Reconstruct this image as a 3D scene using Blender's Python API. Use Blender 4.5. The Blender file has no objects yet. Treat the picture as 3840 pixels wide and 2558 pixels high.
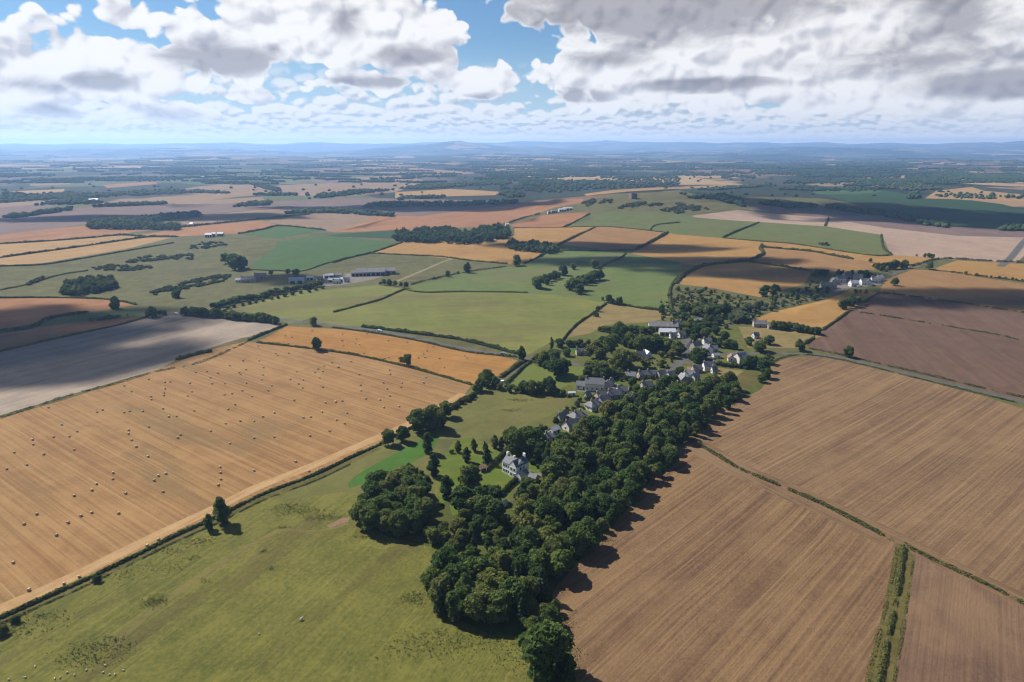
import bpy, bmesh, math, random
import numpy as np
from mathutils import Vector, Matrix
from mathutils.geometry import delaunay_2d_cdt

EXPOSURE = 1.0                                  # stops; the photograph is exposed for the land
# ------------------------------------------------------------------ camera, sky, sun, exposure
SC = bpy.context.scene
COL = SC.collection
FOC, CX, CY, HORIZON = 2560.0, 1920.0, 1279.0, 548.0     # the photograph's lens in its own 3840 x 2558 pixels
CAM_H = 150.0
PITCH = math.atan((CY - HORIZON) / FOC)
cam_data = bpy.data.cameras.new('camera')
cam_data.lens = 24.0
cam_data.sensor_width = 36.0
cam_data.clip_start = 1.0
cam_data.clip_end = 250000.0
cam = bpy.data.objects.new('camera', cam_data)
COL.objects.link(cam)
cam.location = (0, 0, CAM_H)
cam.rotation_euler = (math.pi / 2 - PITCH, 0, 0)
SC.camera = cam

SUN_EL, SUN_AZ = math.radians(45), math.radians(-55)      # azimuth from +Y, clockwise
SUN_DIR = Vector((math.sin(SUN_AZ) * math.cos(SUN_EL), math.cos(SUN_AZ) * math.cos(SUN_EL), math.sin(SUN_EL)))
sun_data = bpy.data.lights.new('sun', 'SUN')
sun_data.energy = 5.0
sun_data.angle = math.radians(0.53)
sun_data.color = (1.0, 0.94, 0.83)
sun = bpy.data.objects.new('sun', sun_data)
COL.objects.link(sun)
sun.rotation_euler = (-SUN_DIR).to_track_quat('-Z', 'Y').to_euler()

SC.view_settings.view_transform = 'Standard'
SC.view_settings.look = 'None'
SC.view_settings.gamma = 1.0
SC.view_settings.use_curve_mapping = False
SC.view_settings.exposure = EXPOSURE
SC.cycles.volume_bounces = 2
SC.cycles.max_bounces = 8
SC.cycles.diffuse_bounces = 2
SC.cycles.transparent_max_bounces = 16
SC.cycles.use_denoising = True
SC.cycles.use_adaptive_sampling = True
SC.cycles.adaptive_threshold = 0.02
SC.cycles.pixel_filter_type = 'BLACKMAN_HARRIS'
SC.cycles.filter_width = 1.2


class E:
    """A socket or number that builds Math nodes when used in arithmetic."""
    tree = None

    def __init__(self, s):
        self.s = s

    @staticmethod
    def m(op, *a, clamp=False):
        n = E.tree.nodes.new('ShaderNodeMath')
        n.operation = op
        n.use_clamp = clamp
        for i, v in enumerate(a):
            v = v.s if isinstance(v, E) else v
            if isinstance(v, (int, float)):
                n.inputs[i].default_value = v
            else:
                E.tree.links.new(v, n.inputs[i])
        return E(n.outputs[0])

    def __add__(self, o): return E.m('ADD', self, o)
    __radd__ = __add__
    def __sub__(self, o): return E.m('SUBTRACT', self, o)
    def __rsub__(self, o): return E.m('SUBTRACT', o, self)
    def __mul__(self, o): return E.m('MULTIPLY', self, o)
    __rmul__ = __mul__
    def __truediv__(self, o): return E.m('DIVIDE', self, o)
    def __rtruediv__(self, o): return E.m('DIVIDE', o, self)


def emax(a, b): return E.m('MAXIMUM', a, b)
def emin(a, b): return E.m('MINIMUM', a, b)


def estep(lo, hi, x):
    n = E.tree.nodes.new('ShaderNodeMapRange')
    n.interpolation_type = 'SMOOTHSTEP'
    for key, v in (('Value', x), ('From Min', lo), ('From Max', hi)):
        v = v.s if isinstance(v, E) else v
        if isinstance(v, (int, float)):
            n.inputs[key].default_value = v
        else:
            E.tree.links.new(v, n.inputs[key])
    return E(n.outputs['Result'])


def evec(x, y, z=0.0):
    n = E.tree.nodes.new('ShaderNodeCombineXYZ')
    for i, v in enumerate((x, y, z)):
        v = v.s if isinstance(v, E) else v
        if isinstance(v, (int, float)):
            n.inputs[i].default_value = v
        else:
            E.tree.links.new(v, n.inputs[i])
    return n.outputs[0]


def enoise(vec, scale, detail=6.0, rough=0.55, dist=0.0, kind='FBM', lac=2.0, dim='2D'):
    n = E.tree.nodes.new('ShaderNodeTexNoise')
    n.noise_type = kind
    n.noise_dimensions = dim
    n.inputs['Scale'].default_value = scale
    n.inputs['Detail'].default_value = detail
    n.inputs['Roughness'].default_value = rough
    n.inputs['Distortion'].default_value = dist
    n.inputs['Lacunarity'].default_value = lac
    E.tree.links.new(vec, n.inputs['Vector'])
    return E(n.outputs['Fac'])


def evoro(vec, scale, detail=0.0, rough=0.5, smooth=0.0):
    n = E.tree.nodes.new('ShaderNodeTexVoronoi')
    n.feature = 'SMOOTH_F1' if smooth else 'F1'
    n.voronoi_dimensions = '2D'
    if smooth:
        n.inputs['Smoothness'].default_value = smooth
    n.inputs['Scale'].default_value = scale
    n.inputs['Detail'].default_value = detail
    n.inputs['Roughness'].default_value = rough
    E.tree.links.new(vec, n.inputs['Vector'])
    return E(n.outputs['Distance'])


def emix(f, a, b):
    n = E.tree.nodes.new('ShaderNodeMix')
    n.data_type = 'RGBA'
    f = f.s if isinstance(f, E) else f
    if isinstance(f, (int, float)):
        n.inputs[0].default_value = f
    else:
        E.tree.links.new(f, n.inputs[0])
    for i, v in ((6, a), (7, b)):
        if isinstance(v, tuple):
            n.inputs[i].default_value = (*v[:3], 1.0)
        else:
            E.tree.links.new(v, n.inputs[i])
    return n.outputs[2]


def px_ray(px, py):
    """The direction in which the camera sees a point of the photograph."""
    x, y = (px - CX) / FOC, -(py - CY) / FOC
    cp, sp = math.cos(PITCH), math.sin(PITCH)
    return (x, cp + y * sp, -sp + y * cp)


def px_angles(px, py):
    x, y, z = px_ray(px, py)
    return math.atan2(x, y), math.atan2(z, math.hypot(x, y))


def build_world():
    w = bpy.data.worlds.new('World')
    SC.world = w
    w.use_nodes = True
    w.cycles.sampling_method = 'MANUAL'
    w.cycles.sample_map_resolution = 512
    t = w.node_tree
    t.nodes.clear()
    E.tree = t
    tc = t.nodes.new('ShaderNodeTexCoord')
    sep = t.nodes.new('ShaderNodeSeparateXYZ')
    t.links.new(tc.outputs['Generated'], sep.inputs[0])
    dx, dy, dz = (E(sep.outputs[i]) for i in range(3))
    az = E.m('ARCTAN2', dx, dy)
    el = E.m('ARCSINE', dz)
    sky = t.nodes.new('ShaderNodeTexSky')
    sky.sky_type = 'NISHITA'
    sky.sun_disc = False
    sky.sun_elevation = SUN_EL
    sky.sun_rotation = SUN_AZ
    sky.altitude = 200
    sky.air_density = 1.0
    sky.dust_density = 0.3
    sky.ozone_density = 2.5

    # cumulus masses: (centre x, centre y, half width, half height, weight)
    blobs = [
        (30, 240, 270, 130, 1.0), (400, 245, 310, 160, 1.1), (240, 325, 380, 75, .9), (470, 70, 110, 90, .8),
        (840, 165, 250, 125, 1.1), (1180, 50, 400, 150, 1.15), (1560, 150, 220, 180, 1.15), (1250, 170, 330, 100, 1.0),
        (1330, 300, 230, 50, .95), (1770, 305, 220, 75, 1.0), (1640, 230, 210, 70, .95),
        (2480, -10, 680, 165, 1.5), (2650, 160, 560, 90, 1.05), (2330, 280, 390, 130, 1.15), (2850, 280, 520, 150, 1.15),
        (3120, 130, 300, 150, 1.05), (3660, 190, 420, 290, 1.3), (3350, 330, 520, 110, 1.1),
        (600, 420, 150, 55, 1.0), (940, 365, 110, 32, .9), (180, 440, 300, 55, .9), (760, 450, 110, 40, .8),
    ]
    # their shaded bases: (centre x, centre y, half width, half height, strength)
    shades = [
        (830, 212, 200, 62, 1.0), (385, 308, 110, 28, .8), (1300, 95, 60, 60, .5), (1560, 210, 150, 40, .85),
        (1420, 308, 180, 26, .75), (1780, 372, 110, 22, .5), (2480, 30, 640, 120, 1.15), (2270, 225, 170, 32, .6),
        (2140, 360, 170, 26, .8), (2620, 318, 270, 28, 1.0), (3450, 230, 330, 45, .6), (3720, 310, 260, 50, .8),
        (3600, 60, 240, 90, .35), (640, 435, 80, 28, .4), (180, 430, 90, 34, .35), (80, 315, 120, 26, .4),
    ]
    P = evec(az, el, 0.0)

    def field(items, lift, k):
        b = None
        for x, y, rx, ry, q in items:
            a0, e0 = px_angles(x, y)
            sx, sy = FOC / rx, FOC / ry
            v = t.nodes.new('ShaderNodeVectorMath')
            v.operation = 'MULTIPLY_ADD'
            t.links.new(P, v.inputs[0])
            v.inputs[1].default_value = (sx, sy, 0)
            v.inputs[2].default_value = (-a0 * sx, -e0 * sy, 0)
            ln = t.nodes.new('ShaderNodeVectorMath')
            ln.operation = 'LENGTH'
            t.links.new(v.outputs[0], ln.inputs[0])
            f = E.m('MULTIPLY_ADD', E(ln.outputs['Value']), -q, q + lift)
            b = f if b is None else E.m('SMOOTH_MAX', b, f, k)
        return b

    wide = enoise(evec(az, el * 1.6), 2.6, 2.0, 0.5)                  # the rest of the sky goes on the same way
    away = emax(estep(0.66, 0.95, E.m('ABSOLUTE', az)), estep(0.19, 0.3, el))
    B = E.m('SMOOTH_MAX', emax(field(blobs, 0.0, 0.3), -0.7), (wide - 0.58) * 5.0 * away - 0.4 * (1.0 - away), 0.2)

    def billow(a, e, d):
        warp = enoise(evec(a, e), 20.0, 2.0, 0.5)
        x_, y_ = a + (warp - 0.5) * 0.03, e * 1.25 + (warp - 0.5) * 0.02
        n = enoise(evec(x_, y_), 10.0, d, 0.62, 0.0)
        p = evoro(evec(x_, y_), 19.0, 0.0, 0.5, 0.35)
        q = evoro(evec(x_ + 0.3, y_), 47.0)
        return (n - 0.5) * 0.85 + (0.40 - p) * 0.75 + (0.44 - q) * 0.33

    n0 = billow(az, el, 7.0)
    n1 = billow(az - 0.006, el + 0.0095, 3.0)
    d0 = B * 1.15 - 0.20 + n0 * 1.15
    relief = n0 - n1 + (emax(0.45 - B, 0.0)) * 0.25                    # bright where the cloud thins towards the sun
    a_main = estep(-0.03, 0.10, d0)
    g = emax(field(shades, 0.25, 0.15), 0.0)
    gn = enoise(evec(az, el * 1.9, 0.0), 14.0, 5.0, 0.55, 0.4)
    over = estep(0.18, 0.42, el)                                      # overhead one looks at shaded bases
    g = emax(g + (gn - 0.5) * 1.2 * estep(0.02, 0.3, g), over * 0.95)
    thick = estep(0.05, 0.75, g) * estep(-0.02, 0.25, d0)
    lit = estep(-0.36, 0.10, relief)

    # the far rows of small cumulus shrink towards the horizon
    def far_density(a, e, d):
        v1, v2 = evec(a, e * 1.8, 0.0), evec(a, e * 3.2, 0.0)
        n1_ = (enoise(v1, 15.0, d, 0.55) - 0.5) * 1.5 + (0.40 - evoro(v1, 40.0)) * 0.8
        n2_ = (enoise(v2, 26.0, d, 0.6) - 0.5) * 1.5 + (0.40 - evoro(v2, 75.0)) * 0.7
        q = estep(0.025, 0.055, e)
        return n1_ * q + n2_ * (1.0 - q)

    patchy = enoise(evec(az, el * 2.5), 5.0, 2.0, 0.5)                # thicker and thinner stretches of the far rows
    f0 = far_density(az, el, 6.0) + (patchy - 0.5) * 0.9
    f1 = far_density(az - 0.003, el + 0.0045, 4.0) + (patchy - 0.5) * 0.9
    K = 10.0 / 2 ** EXPOSURE                                          # colours below are as shown; Background strength is 0.1
    k = lambda r, g_, b: (r * K, g_ * K, b * K)
    c_main = emix(lit, k(.60, .60, .645), k(1.0, .985, .975))
    c_main = emix(thick, c_main, emix(lit, k(.31, .30, .33), k(.46, .445, .465)))
    far_a = estep(-0.14, 0.10, f0 + estep(0.09, 0.02, el) * 0.45 - 0.06) * estep(0.115, 0.065, el)
    c_far = emix(estep(-0.35, 0.10, f0 - f1), k(.50, .56, .65), k(.97, .96, .94))
    dim = t.nodes.new('ShaderNodeVectorMath')
    dim.operation = 'MULTIPLY'
    t.links.new(sky.outputs[0], dim.inputs[0])
    dim.inputs[1].default_value = (0.28, 0.375, 0.45)
    back = emix(estep(0.15, 0.0, el) * 0.8, dim.outputs[0], k(.56, .72, .85))
    c = emix(far_a * 0.95, back, c_far)
    c = emix(a_main * estep(0.015, 0.045, el), c, c_main)
    c = emix(estep(0.04, 0.0, el) * 0.6, c, k(1.14, 1.08, 1.0))
    c = emix(estep(0.02, 0.0, el) * 0.9, c, k(2.4, 2.1, 1.65))
    bg = t.nodes.new('ShaderNodeBackground')
    bg.inputs['Strength'].default_value = 0.1
    t.links.new(c, bg.inputs['Color'])
    out = t.nodes.new('ShaderNodeOutputWorld')
    t.links.new(bg.outputs[0], out.inputs[0])


build_world()

# ------------------------------------------------------------------ helpers
RNG = random.Random(11)
NP = np.random.default_rng(5)


def lin(c):
    return tuple(((v / 255) / 12.92 if v / 255 <= 0.04045 else ((v / 255 + 0.055) / 1.055) ** 2.4) for v in c)


LIGHT = 2.62                                   # what sun and sky add up to on level ground


def alb(r, g, b, k=1.0):
    """Base colour of a surface that shows as this sRGB value in full sun."""
    c = lin((r, g, b))
    y = .2126 * c[0] + .7152 * c[1] + .0722 * c[2]
    return tuple(min((v * .95 + y * .05) / LIGHT * k, 0.85) for v in c)


def tag(o, label=None, category=None, group=None, kind=None):
    for key, v in (('label', label), ('category', category), ('group', group), ('kind', kind)):
        if v:
            o[key] = v
    return o


def mesh_obj(name, verts, faces, mats, parent=None, mat_idx=None, smooth=False):
    me = bpy.data.meshes.new(name)
    me.from_pydata(verts, [], faces)
    for m in (mats if isinstance(mats, (list, tuple)) else [mats]):
        me.materials.append(m)
    if mat_idx is not None:
        me.polygons.foreach_set('material_index', np.asarray(mat_idx, dtype=np.int32))
    if smooth:
        me.polygons.foreach_set('use_smooth', [True] * len(me.polygons))
    me.update()
    o = bpy.data.objects.new(name, me)
    COL.objects.link(o)
    if parent is not None:
        o.parent = parent
    return o


def quads_mesh(name, quads, mat, mat_idx=None):
    """quads: (n, 4, 3) array -> mesh datablock."""
    n = len(quads)
    me = bpy.data.meshes.new(name)
    me.vertices.add(n * 4)
    me.vertices.foreach_set('co', np.ascontiguousarray(quads, dtype=np.float32).ravel())
    me.loops.add(n * 4)
    me.loops.foreach_set('vertex_index', np.arange(n * 4, dtype=np.int32))
    me.polygons.add(n)
    me.polygons.foreach_set('loop_start', np.arange(0, n * 4, 4, dtype=np.int32))
    for m in (mat if isinstance(mat, (list, tuple)) else [mat]):
        me.materials.append(m)
    if mat_idx is not None:
        me.polygons.foreach_set('material_index', np.asarray(mat_idx, dtype=np.int32))
    me.update(calc_edges=True)
    return me


def new_obj(name, data, parent=None, loc=None):
    o = bpy.data.objects.new(name, data)
    COL.objects.link(o)
    if parent is not None:
        o.parent = parent
    if loc is not None:
        o.location = loc
    return o


def crop(ox, oy, s):
    return lambda *p: [(ox + x / s, oy + y / s) for x, y in p]


# the photograph was surveyed in enlarged windows; each turns its readings into photograph pixels
cA, cB, cC = crop(0, 500, 1.8108), crop(1250, 500, 1.8108), crop(2540, 500, 1.8108)
cD, cE, cF = crop(0, 950, 1.8108), crop(1250, 950, 1.8108), crop(2540, 950, 1.8108)
cG, cH, cI = crop(0, 1550, 1.5554), crop(1250, 1500, 1.4823), crop(2540, 1550, 1.5554)
cJ, cK, cP = crop(2000, 1150, 2.6133), crop(1700, 1600, 4.48), crop(0, 0, 0.613)


# ------------------------------------------------------------------ terrain height
def sstep(a, b, x):
    t = np.clip((x - a) / (b - a), 0, 1)
    return t * t * (3 - 2 * t)


def flat_at(px, py):
    d = px_ray(px, py)
    t = -CAM_H / d[2]
    return d[0] * t, d[1] * t


BUMPS = []                                     # (x, y, radius x, radius y, height)
for bx, by, rx, ry, bh in ((2560, 775, 330, 300, 22.0), (2340, 785, 230, 230, 20.0), (3020, 760, 500, 380, 10.0),
                           (1900, 700, 900, 700, 6.0), (2150, 905, 240, 150, 5.0), (3150, 880, 320, 170, 6.0),
                           (3500, 1010, 260, 130, 4.0), (1500, 1120, 200, 90, 3.0), (700, 880, 300, 160, 5.0)):
    BUMPS.append((*flat_at(bx, by), rx, ry, bh))


SKYLINE = [(-1.2, 150), (-.75, 175), (-.6, 150), (-.42, 200), (-.36, 190), (-.25, 215), (-.2, 190), (-.12, 230), (-.07, 215),
           (0.0, 245), (.05, 230), (.13, 270), (.2, 250), (.26, 225), (.33, 215), (.42, 185), (.55, 180), (.66, 215), (.72, 235), (.8, 200), (1.2, 180)]


def height(x, y):
    x, y = np.asarray(x, float), np.asarray(y, float)
    r = np.hypot(x, y)
    h = np.zeros_like(r)
    for bx, by, rx, ry, bh in BUMPS:
        h = h + bh * np.exp(-((x - bx) / rx) ** 2 - ((y - by) / ry) ** 2)
    h = h + sstep(350, 900, r) * 1.3 * (np.sin(x / 61 + y / 143) + np.sin(y / 97 - x / 171 + 1.0))
    h = h + sstep(4000, 12000, r) * (16 * np.sin(x / 640 + y / 1500 + 1.3) + 20 * np.sin(y / 1250 - x / 1900) + 9 * np.sin(x / 350 - y / 700))
    h = h + sstep(9000, 20000, r) * 40
    a = np.clip(x / np.maximum(y, 1.0), -1.2, 1.2)
    prof = np.interp(a, [q[0] for q in SKYLINE], [q[1] for q in SKYLINE])
    prof = prof + 14 * np.sin(a * 61) + 8 * np.sin(a * 143 + 1)
    h = h + sstep(18500, 25500, r) * prof * (y > 0)
    h = h + sstep(12500, 16000, r) * (1 - sstep(17000, 20000, r)) * (35 + 40 * np.sin(a * 13 + 2.2)) * (y > 0)
    cx_, cy_ = -0.079 * 15500, 15500                                   # a lone cone of a hill, and its lower shoulder
    h = h + 170 * np.exp(-(np.hypot(x - cx_, (y - cy_) / 1.5) / 260) ** 1.3) + 95 * np.exp(-(((x - cx_) / 1300) ** 2 + ((y - cy_) / 1500) ** 2))
    return h


_T = np.concatenate([np.geomspace(120, 4000, 260), np.geomspace(4040, 30000, 220)])


def at_many(pts, z=0.0, t=None):
    """Photograph pixels -> points of the terrain (z metres above it)."""
    _T_ = _T if t is None else t
    P = np.asarray(pts, float)
    X = (P[:, 0] - CX) / FOC
    Y = -(P[:, 1] - CY) / FOC
    cp, sp = math.cos(PITCH), math.sin(PITCH)
    d = np.stack([X, cp + Y * sp, -sp + Y * cp], 1)
    gx, gy, gz = d[:, :1] * _T_, d[:, 1:2] * _T_, CAM_H + d[:, 2:] * _T_
    below = gz - (height(gx, gy) + z) < 0
    k = np.where(below.any(1), below.argmax(1), len(_T_) - 1)
    k = np.maximum(k, 1)
    lo, hi = _T_[k - 1], _T_[k]
    for _ in range(14):
        m = (lo + hi) / 2
        u = CAM_H + d[:, 2] * m - height(d[:, 0] * m, d[:, 1] * m) - z < 0
        hi = np.where(u, m, hi)
        lo = np.where(u, lo, m)
    return np.stack([d[:, 0] * hi, d[:, 1] * hi, height(d[:, 0] * hi, d[:, 1] * hi)], 1)


def at(px, py, z=0.0):
    return Vector(at_many([(px, py)], z)[0])


def ground(x, y):
    return float(height(x, y))


def world_angle(p, q):
    a, b = at_many([p, q])
    return math.atan2(b[1] - a[1], b[0] - a[0])


# ------------------------------------------------------------------ ground materials
def new_mat(name):
    m = bpy.data.materials.new(name)
    m.use_nodes = True
    t = m.node_tree
    t.nodes.clear()
    E.tree = t
    b = t.nodes.new('ShaderNodeBsdfPrincipled')
    b.inputs['Roughness'].default_value = 0.95
    b.inputs['Specular IOR Level'].default_value = 0.1
    o = t.nodes.new('ShaderNodeOutputMaterial')
    t.links.new(b.outputs[0], o.inputs[0])
    return m, t, b


def position():
    g = E.tree.nodes.new('ShaderNodeNewGeometry')
    s = E.tree.nodes.new('ShaderNodeSeparateXYZ')
    E.tree.links.new(g.outputs['Position'], s.inputs[0])
    return E(s.outputs[0]), E(s.outputs[1])


def field_mat(name, base, alt, ang=0.0, rows=0.6, width=5.0, patch=None, patch_amt=0.5, patch_size=45.0, seed=0.0, fine=0.25, fine_size=1.2, bump=0.0,
              tram=None, tram_gap=24.0, blots=0.28, lines=1.0):
    """Soil, stubble or grass: streaks along the working direction, soft patches, fine grain."""
    m, t, b = new_mat(name)
    x, y = position()
    ca, sa = math.cos(ang), math.sin(ang)
    u = x * (-sa) + y * ca                       # across the rows
    v = x * ca + y * sa                          # along them
    wob = enoise(evec(x + seed, y), 1 / 90.0, 1.0, 0.5)
    uu = u + (wob - 0.5) * width * 0.35
    s1 = enoise(evec(uu / width + seed, v / (width * 45)), 1.0, 2.0, 0.6)
    s2 = enoise(evec(uu / 1.7, v / 120 + seed), 1.0, 2.0, 0.65)
    s3 = enoise(evec(uu / (width * 5) + seed, v / (width * 60)), 1.0, 1.0, 0.5)
    st = (s1 - 0.5) * 1.3 + (s2 - 0.5) * 1.9 * lines + (s3 - 0.5) * 0.7
    big = enoise(evec(x + seed * 7, y), 1 / patch_size, 4.0, 0.6, 0.4)
    fin = enoise(evec(x, y), 1 / fine_size, 3.0, 0.65)
    mid = enoise(evec(x + seed, y + 40), 1 / (patch_size * 0.12), 3.0, 0.6)
    f = 0.45 + st * rows + (big - 0.5) * 0.8 + (fin - 0.5) * fine * 2.8 + (mid - 0.5) * 0.6
    c = emix(E.m('ADD', f, 0.0, clamp=True), base, alt)
    blot = enoise(evec(x + seed * 3, y - seed), 1 / (patch_size * 0.35), 5.0, 0.62, 0.5)
    c = emix(estep(0.50, 0.72, blot) * blots, c, tuple(v * 0.80 for v in alt))
    c = emix(estep(0.50, 0.30, blot) * blots, c, tuple(min(v * 1.16, 1.0) for v in base))
    if patch:
        pn = enoise(evec(uu / (patch_size * 0.8) + seed * 3, v / (patch_size * 2.2)), 1.0, 4.0, 0.6, 0.3)
        pm = estep(0.52, 0.68, pn + (fin - 0.5) * 0.12 + st * 0.05)
        c = emix(pm * patch_amt, c, patch)
    if tram:
        w = E.m('PINGPONG', uu, tram_gap / 2)
        ln = estep(tram_gap * 0.06, tram_gap * 0.02, w) * estep(0.38, 0.68, enoise(evec(u / 11, v / 160), 1.0, 3.0, 0.6))
        c = emix(ln * 0.42, c, tram)
    t.links.new(c, b.inputs['Base Color'])
    if bump:
        bn = t.nodes.new('ShaderNodeBump')
        bn.inputs['Strength'].default_value = bump
        bn.inputs['Distance'].default_value = 0.4
        t.links.new(((fin - 0.5) * 1.0 + st * 0.5).s, bn.inputs['Height'])
        t.links.new(bn.outputs[0], b.inputs['Normal'])
    return m


def plain_mat(name, c1, c2=None, size=3.0, rough=0.9, spec=0.15, metallic=0.0):
    m, t, b = new_mat(name)
    b.inputs['Roughness'].default_value = rough
    b.inputs['Specular IOR Level'].default_value = spec
    b.inputs['Metallic'].default_value = metallic
    if c2:
        tc = t.nodes.new('ShaderNodeTexCoord')
        n = enoise(tc.outputs['Object'], 1 / size, 4.0, 0.6, dim='3D')
        t.links.new(emix(estep(0.3, 0.7, n), c1, c2), b.inputs['Base Color'])
    else:
        b.inputs['Base Color'].default_value = (*c1, 1)
    return m


def patchwork_mat():
    """The far plain: fields and woods too small to tell apart."""
    m, t, b = new_mat('far_patchwork')
    x, y = position()
    wx = enoise(evec(x, y), 1 / 900.0, 2.0, 0.5)
    vx = (x + (wx - 0.5) * 500) / 620.0
    vy = (y + (wx - 0.5) * 700) / 980.0

    def cells(feature, sx, sy):
        n = t.nodes.new('ShaderNodeTexVoronoi')
        n.voronoi_dimensions = '2D'
        n.feature = feature
        n.inputs['Scale'].default_value = 1.0
        n.inputs['Randomness'].default_value = 0.85
        t.links.new(evec(vx * sx, vy * sy), n.inputs['Vector'])
        return n
    v = cells('F1', 1, 1)
    sep = t.nodes.new('ShaderNodeSeparateColor')
    t.links.new(v.outputs['Color'], sep.inputs[0])
    ramp = t.nodes.new('ShaderNodeValToRGB')
    ramp.color_ramp.interpolation = 'CONSTANT'
    cols = [(0.0, alb(170, 138, 100)), (0.12, alb(140, 112, 92)), (0.24, alb(104, 114, 70)), (0.38, alb(200, 166, 114)),
            (0.46, alb(54, 66, 42)), (0.62, alb(112, 98, 84)), (0.72, alb(46, 58, 40)), (0.92, alb(186, 150, 110))]
    e = ramp.color_ramp.elements
    while len(e) < len(cols):
        e.new(0.5)
    for q, (p, c) in zip(e, cols):
        q.position = p
        q.color = (*c, 1)
    t.links.new(sep.outputs[0], ramp.inputs[0])
    d = cells('DISTANCE_TO_EDGE', 1, 1)
    wn = enoise(evec(x, y), 1 / 260.0, 3.0, 0.6)
    hedge = estep(0.05, 0.03, E(d.outputs['Distance']) + (wn - 0.5) * 0.10)
    wood = estep(0.525, 0.575, enoise(evec(x / 900, y / 1500), 1.0, 4.0, 0.62) + estep(-1500, 2500, x) * 0.03 - estep(9000, 20000, y) * 0.03)
    c = emix(emax(hedge, wood) * 0.9, ramp.outputs[0], alb(44, 56, 36))
    t.links.new(c, b.inputs['Base Color'])
    return m


GRASS = alb(110, 118, 52), alb(140, 136, 74)
M = {}
M['far'] = patchwork_mat()


def fm(key, c1, c2, a=None, **kw):
    """Field material; a = two photograph pixels along the working direction."""
    ang = world_angle(*a) if a else 0.3
    c2 = tuple(max(p + (q - p) * 1.45, 8) for p, q in zip(c1, c2))
    M[key] = field_mat(key, alb(*c1), alb(*c2), ang, seed=len(M) * 13.7, **{k: (alb(*v) if k in ('patch', 'tram') else v) for k, v in kw.items()})
    return key


LB = cG((0, 250), (560, 640))                   # the baled field's rows
LR = cI((740, 740), (0, 1500))                  # the tilled fields' rows
fm('bale_stubble', (196, 153, 98), (174, 130, 82), LB, rows=1.0, width=3.2, patch=(146, 122, 78), patch_amt=.55, patch_size=60, tram=(222, 186, 134), tram_gap=5, bump=.3)
fm('gold_stubble', (205, 153, 80), (184, 130, 64), cE((0, 560), (1200, 740)), rows=.6, width=5, patch=(170, 128, 70))
fm('grey_stubble', (198, 178, 158), (176, 158, 142), cD((0, 1000), (1600, 560)), rows=1.0, width=7, patch=(150, 138, 128), patch_amt=.5)
fm('tilled', (164, 130, 92), (136, 105, 78), LR, rows=.78, width=9, patch=(172, 140, 98), patch_amt=.28, patch_size=30, fine=.35, bump=.5, blots=.15, lines=1.35, tram=(190, 156, 108), tram_gap=11)
fm('tilled_upper', (168, 135, 97), (142, 112, 84), cI((1640, 0), (900, 470)), rows=.78, width=9, patch=(176, 144, 102), patch_amt=.28, patch_size=34, fine=.35, bump=.5, blots=.15, lines=1.35, tram=(192, 160, 112), tram_gap=11)
fm('tilled_corner', (158, 126, 98), (134, 105, 85), cI((1480, 900), (1400, 1560)), rows=.9, width=6, patch=(170, 136, 100), fine=.35, bump=.5)
fm('plough', (138, 109, 90), (118, 91, 76), cF((1450, 440), (1950, 860)), rows=.7, width=9, patch=(126, 96, 82))
fm('pasture_near', (144, 138, 62), (116, 118, 50), cG((800, 1300), (1500, 800)), rows=.4, width=4, patch=(112, 98, 56), patch_amt=.55, patch_size=38, fine=.6, fine_size=1.6, bump=.5, blots=.4)
fm('pasture_strip', (140, 136, 74), (116, 118, 58), cH((600, 300), (1000, 60)), rows=.25, width=5, patch=(126, 112, 70), patch_size=40)
fm('lush', (92, 138, 44), (78, 120, 38), None, rows=.2, width=3)
fm('lawn', (120, 138, 44), (100, 122, 36), None, rows=.15, width=2, patch=(150, 136, 70), patch_size=14)
fm('garden', (122, 128, 54), (98, 106, 46), None, rows=.1, width=2, patch=(136, 120, 72), patch_size=18)
fm('paddock', (112, 132, 46), (124, 134, 60), None, rows=.2, width=4)
fm('pasture_mid', (150, 148, 76), (126, 134, 60), cE((200, 430), (1500, 380)), rows=.5, width=7, patch=(128, 114, 78), patch_size=70)
fm('pasture_green', (128, 140, 74), (106, 126, 62), cE((560, 230), (1300, 150)), rows=.4, width=7, patch=(134, 122, 84), patch_size=60)
fm('rough_pasture', (128, 124, 74), (106, 106, 60), None, rows=.2, width=9, patch=(98, 92, 54), patch_amt=.6, patch_size=36, blots=.5)
fm('bright_crop', (90, 124, 62), (78, 110, 54), cA((1700, 850), (2300, 700)), rows=.3, width=6)
fm('dark_crop', (58, 92, 50), (54, 84, 46), None, rows=.3, width=6)
fm('hill_grass', (126, 134, 74), (110, 120, 62), cC((0, 640), (1300, 800)), rows=.3, width=9, patch=(132, 122, 80), patch_size=60)
fm('castle_hill', (136, 130, 78), (108, 104, 60), None, rows=.1, width=9, patch=(84, 78, 52), patch_size=40)
fm('gold', (202, 158, 88), (184, 138, 74), cF((100, 190), (800, 170)), rows=.6, width=8, patch=(186, 146, 84), patch_size=60)
fm('gold_brown', (186, 144, 92), (168, 126, 80), cF((1500, 150), (2300, 330)), rows=.6, width=8, patch=(172, 134, 86), patch_size=60)
fm('orange', (196, 140, 92), (178, 124, 80), cB((400, 620), (1300, 520)), rows=.8, width=9, patch=(160, 114, 78), patch_size=70)
fm('straw', (206, 168, 108), (192, 150, 92), cA((0, 800), (900, 700)), rows=.6, width=9, patch=(184, 144, 96), patch_size=80)
fm('tan', (180, 148, 114), (160, 130, 102), cA((1300, 600), (2200, 520)), rows=.6, width=12, patch=(168, 136, 108), patch_size=90)
fm('mauve', (150, 124, 114), (134, 110, 104), cA((100, 600), (900, 520)), rows=.6, width=14, patch=(156, 130, 112), patch_size=110)
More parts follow.
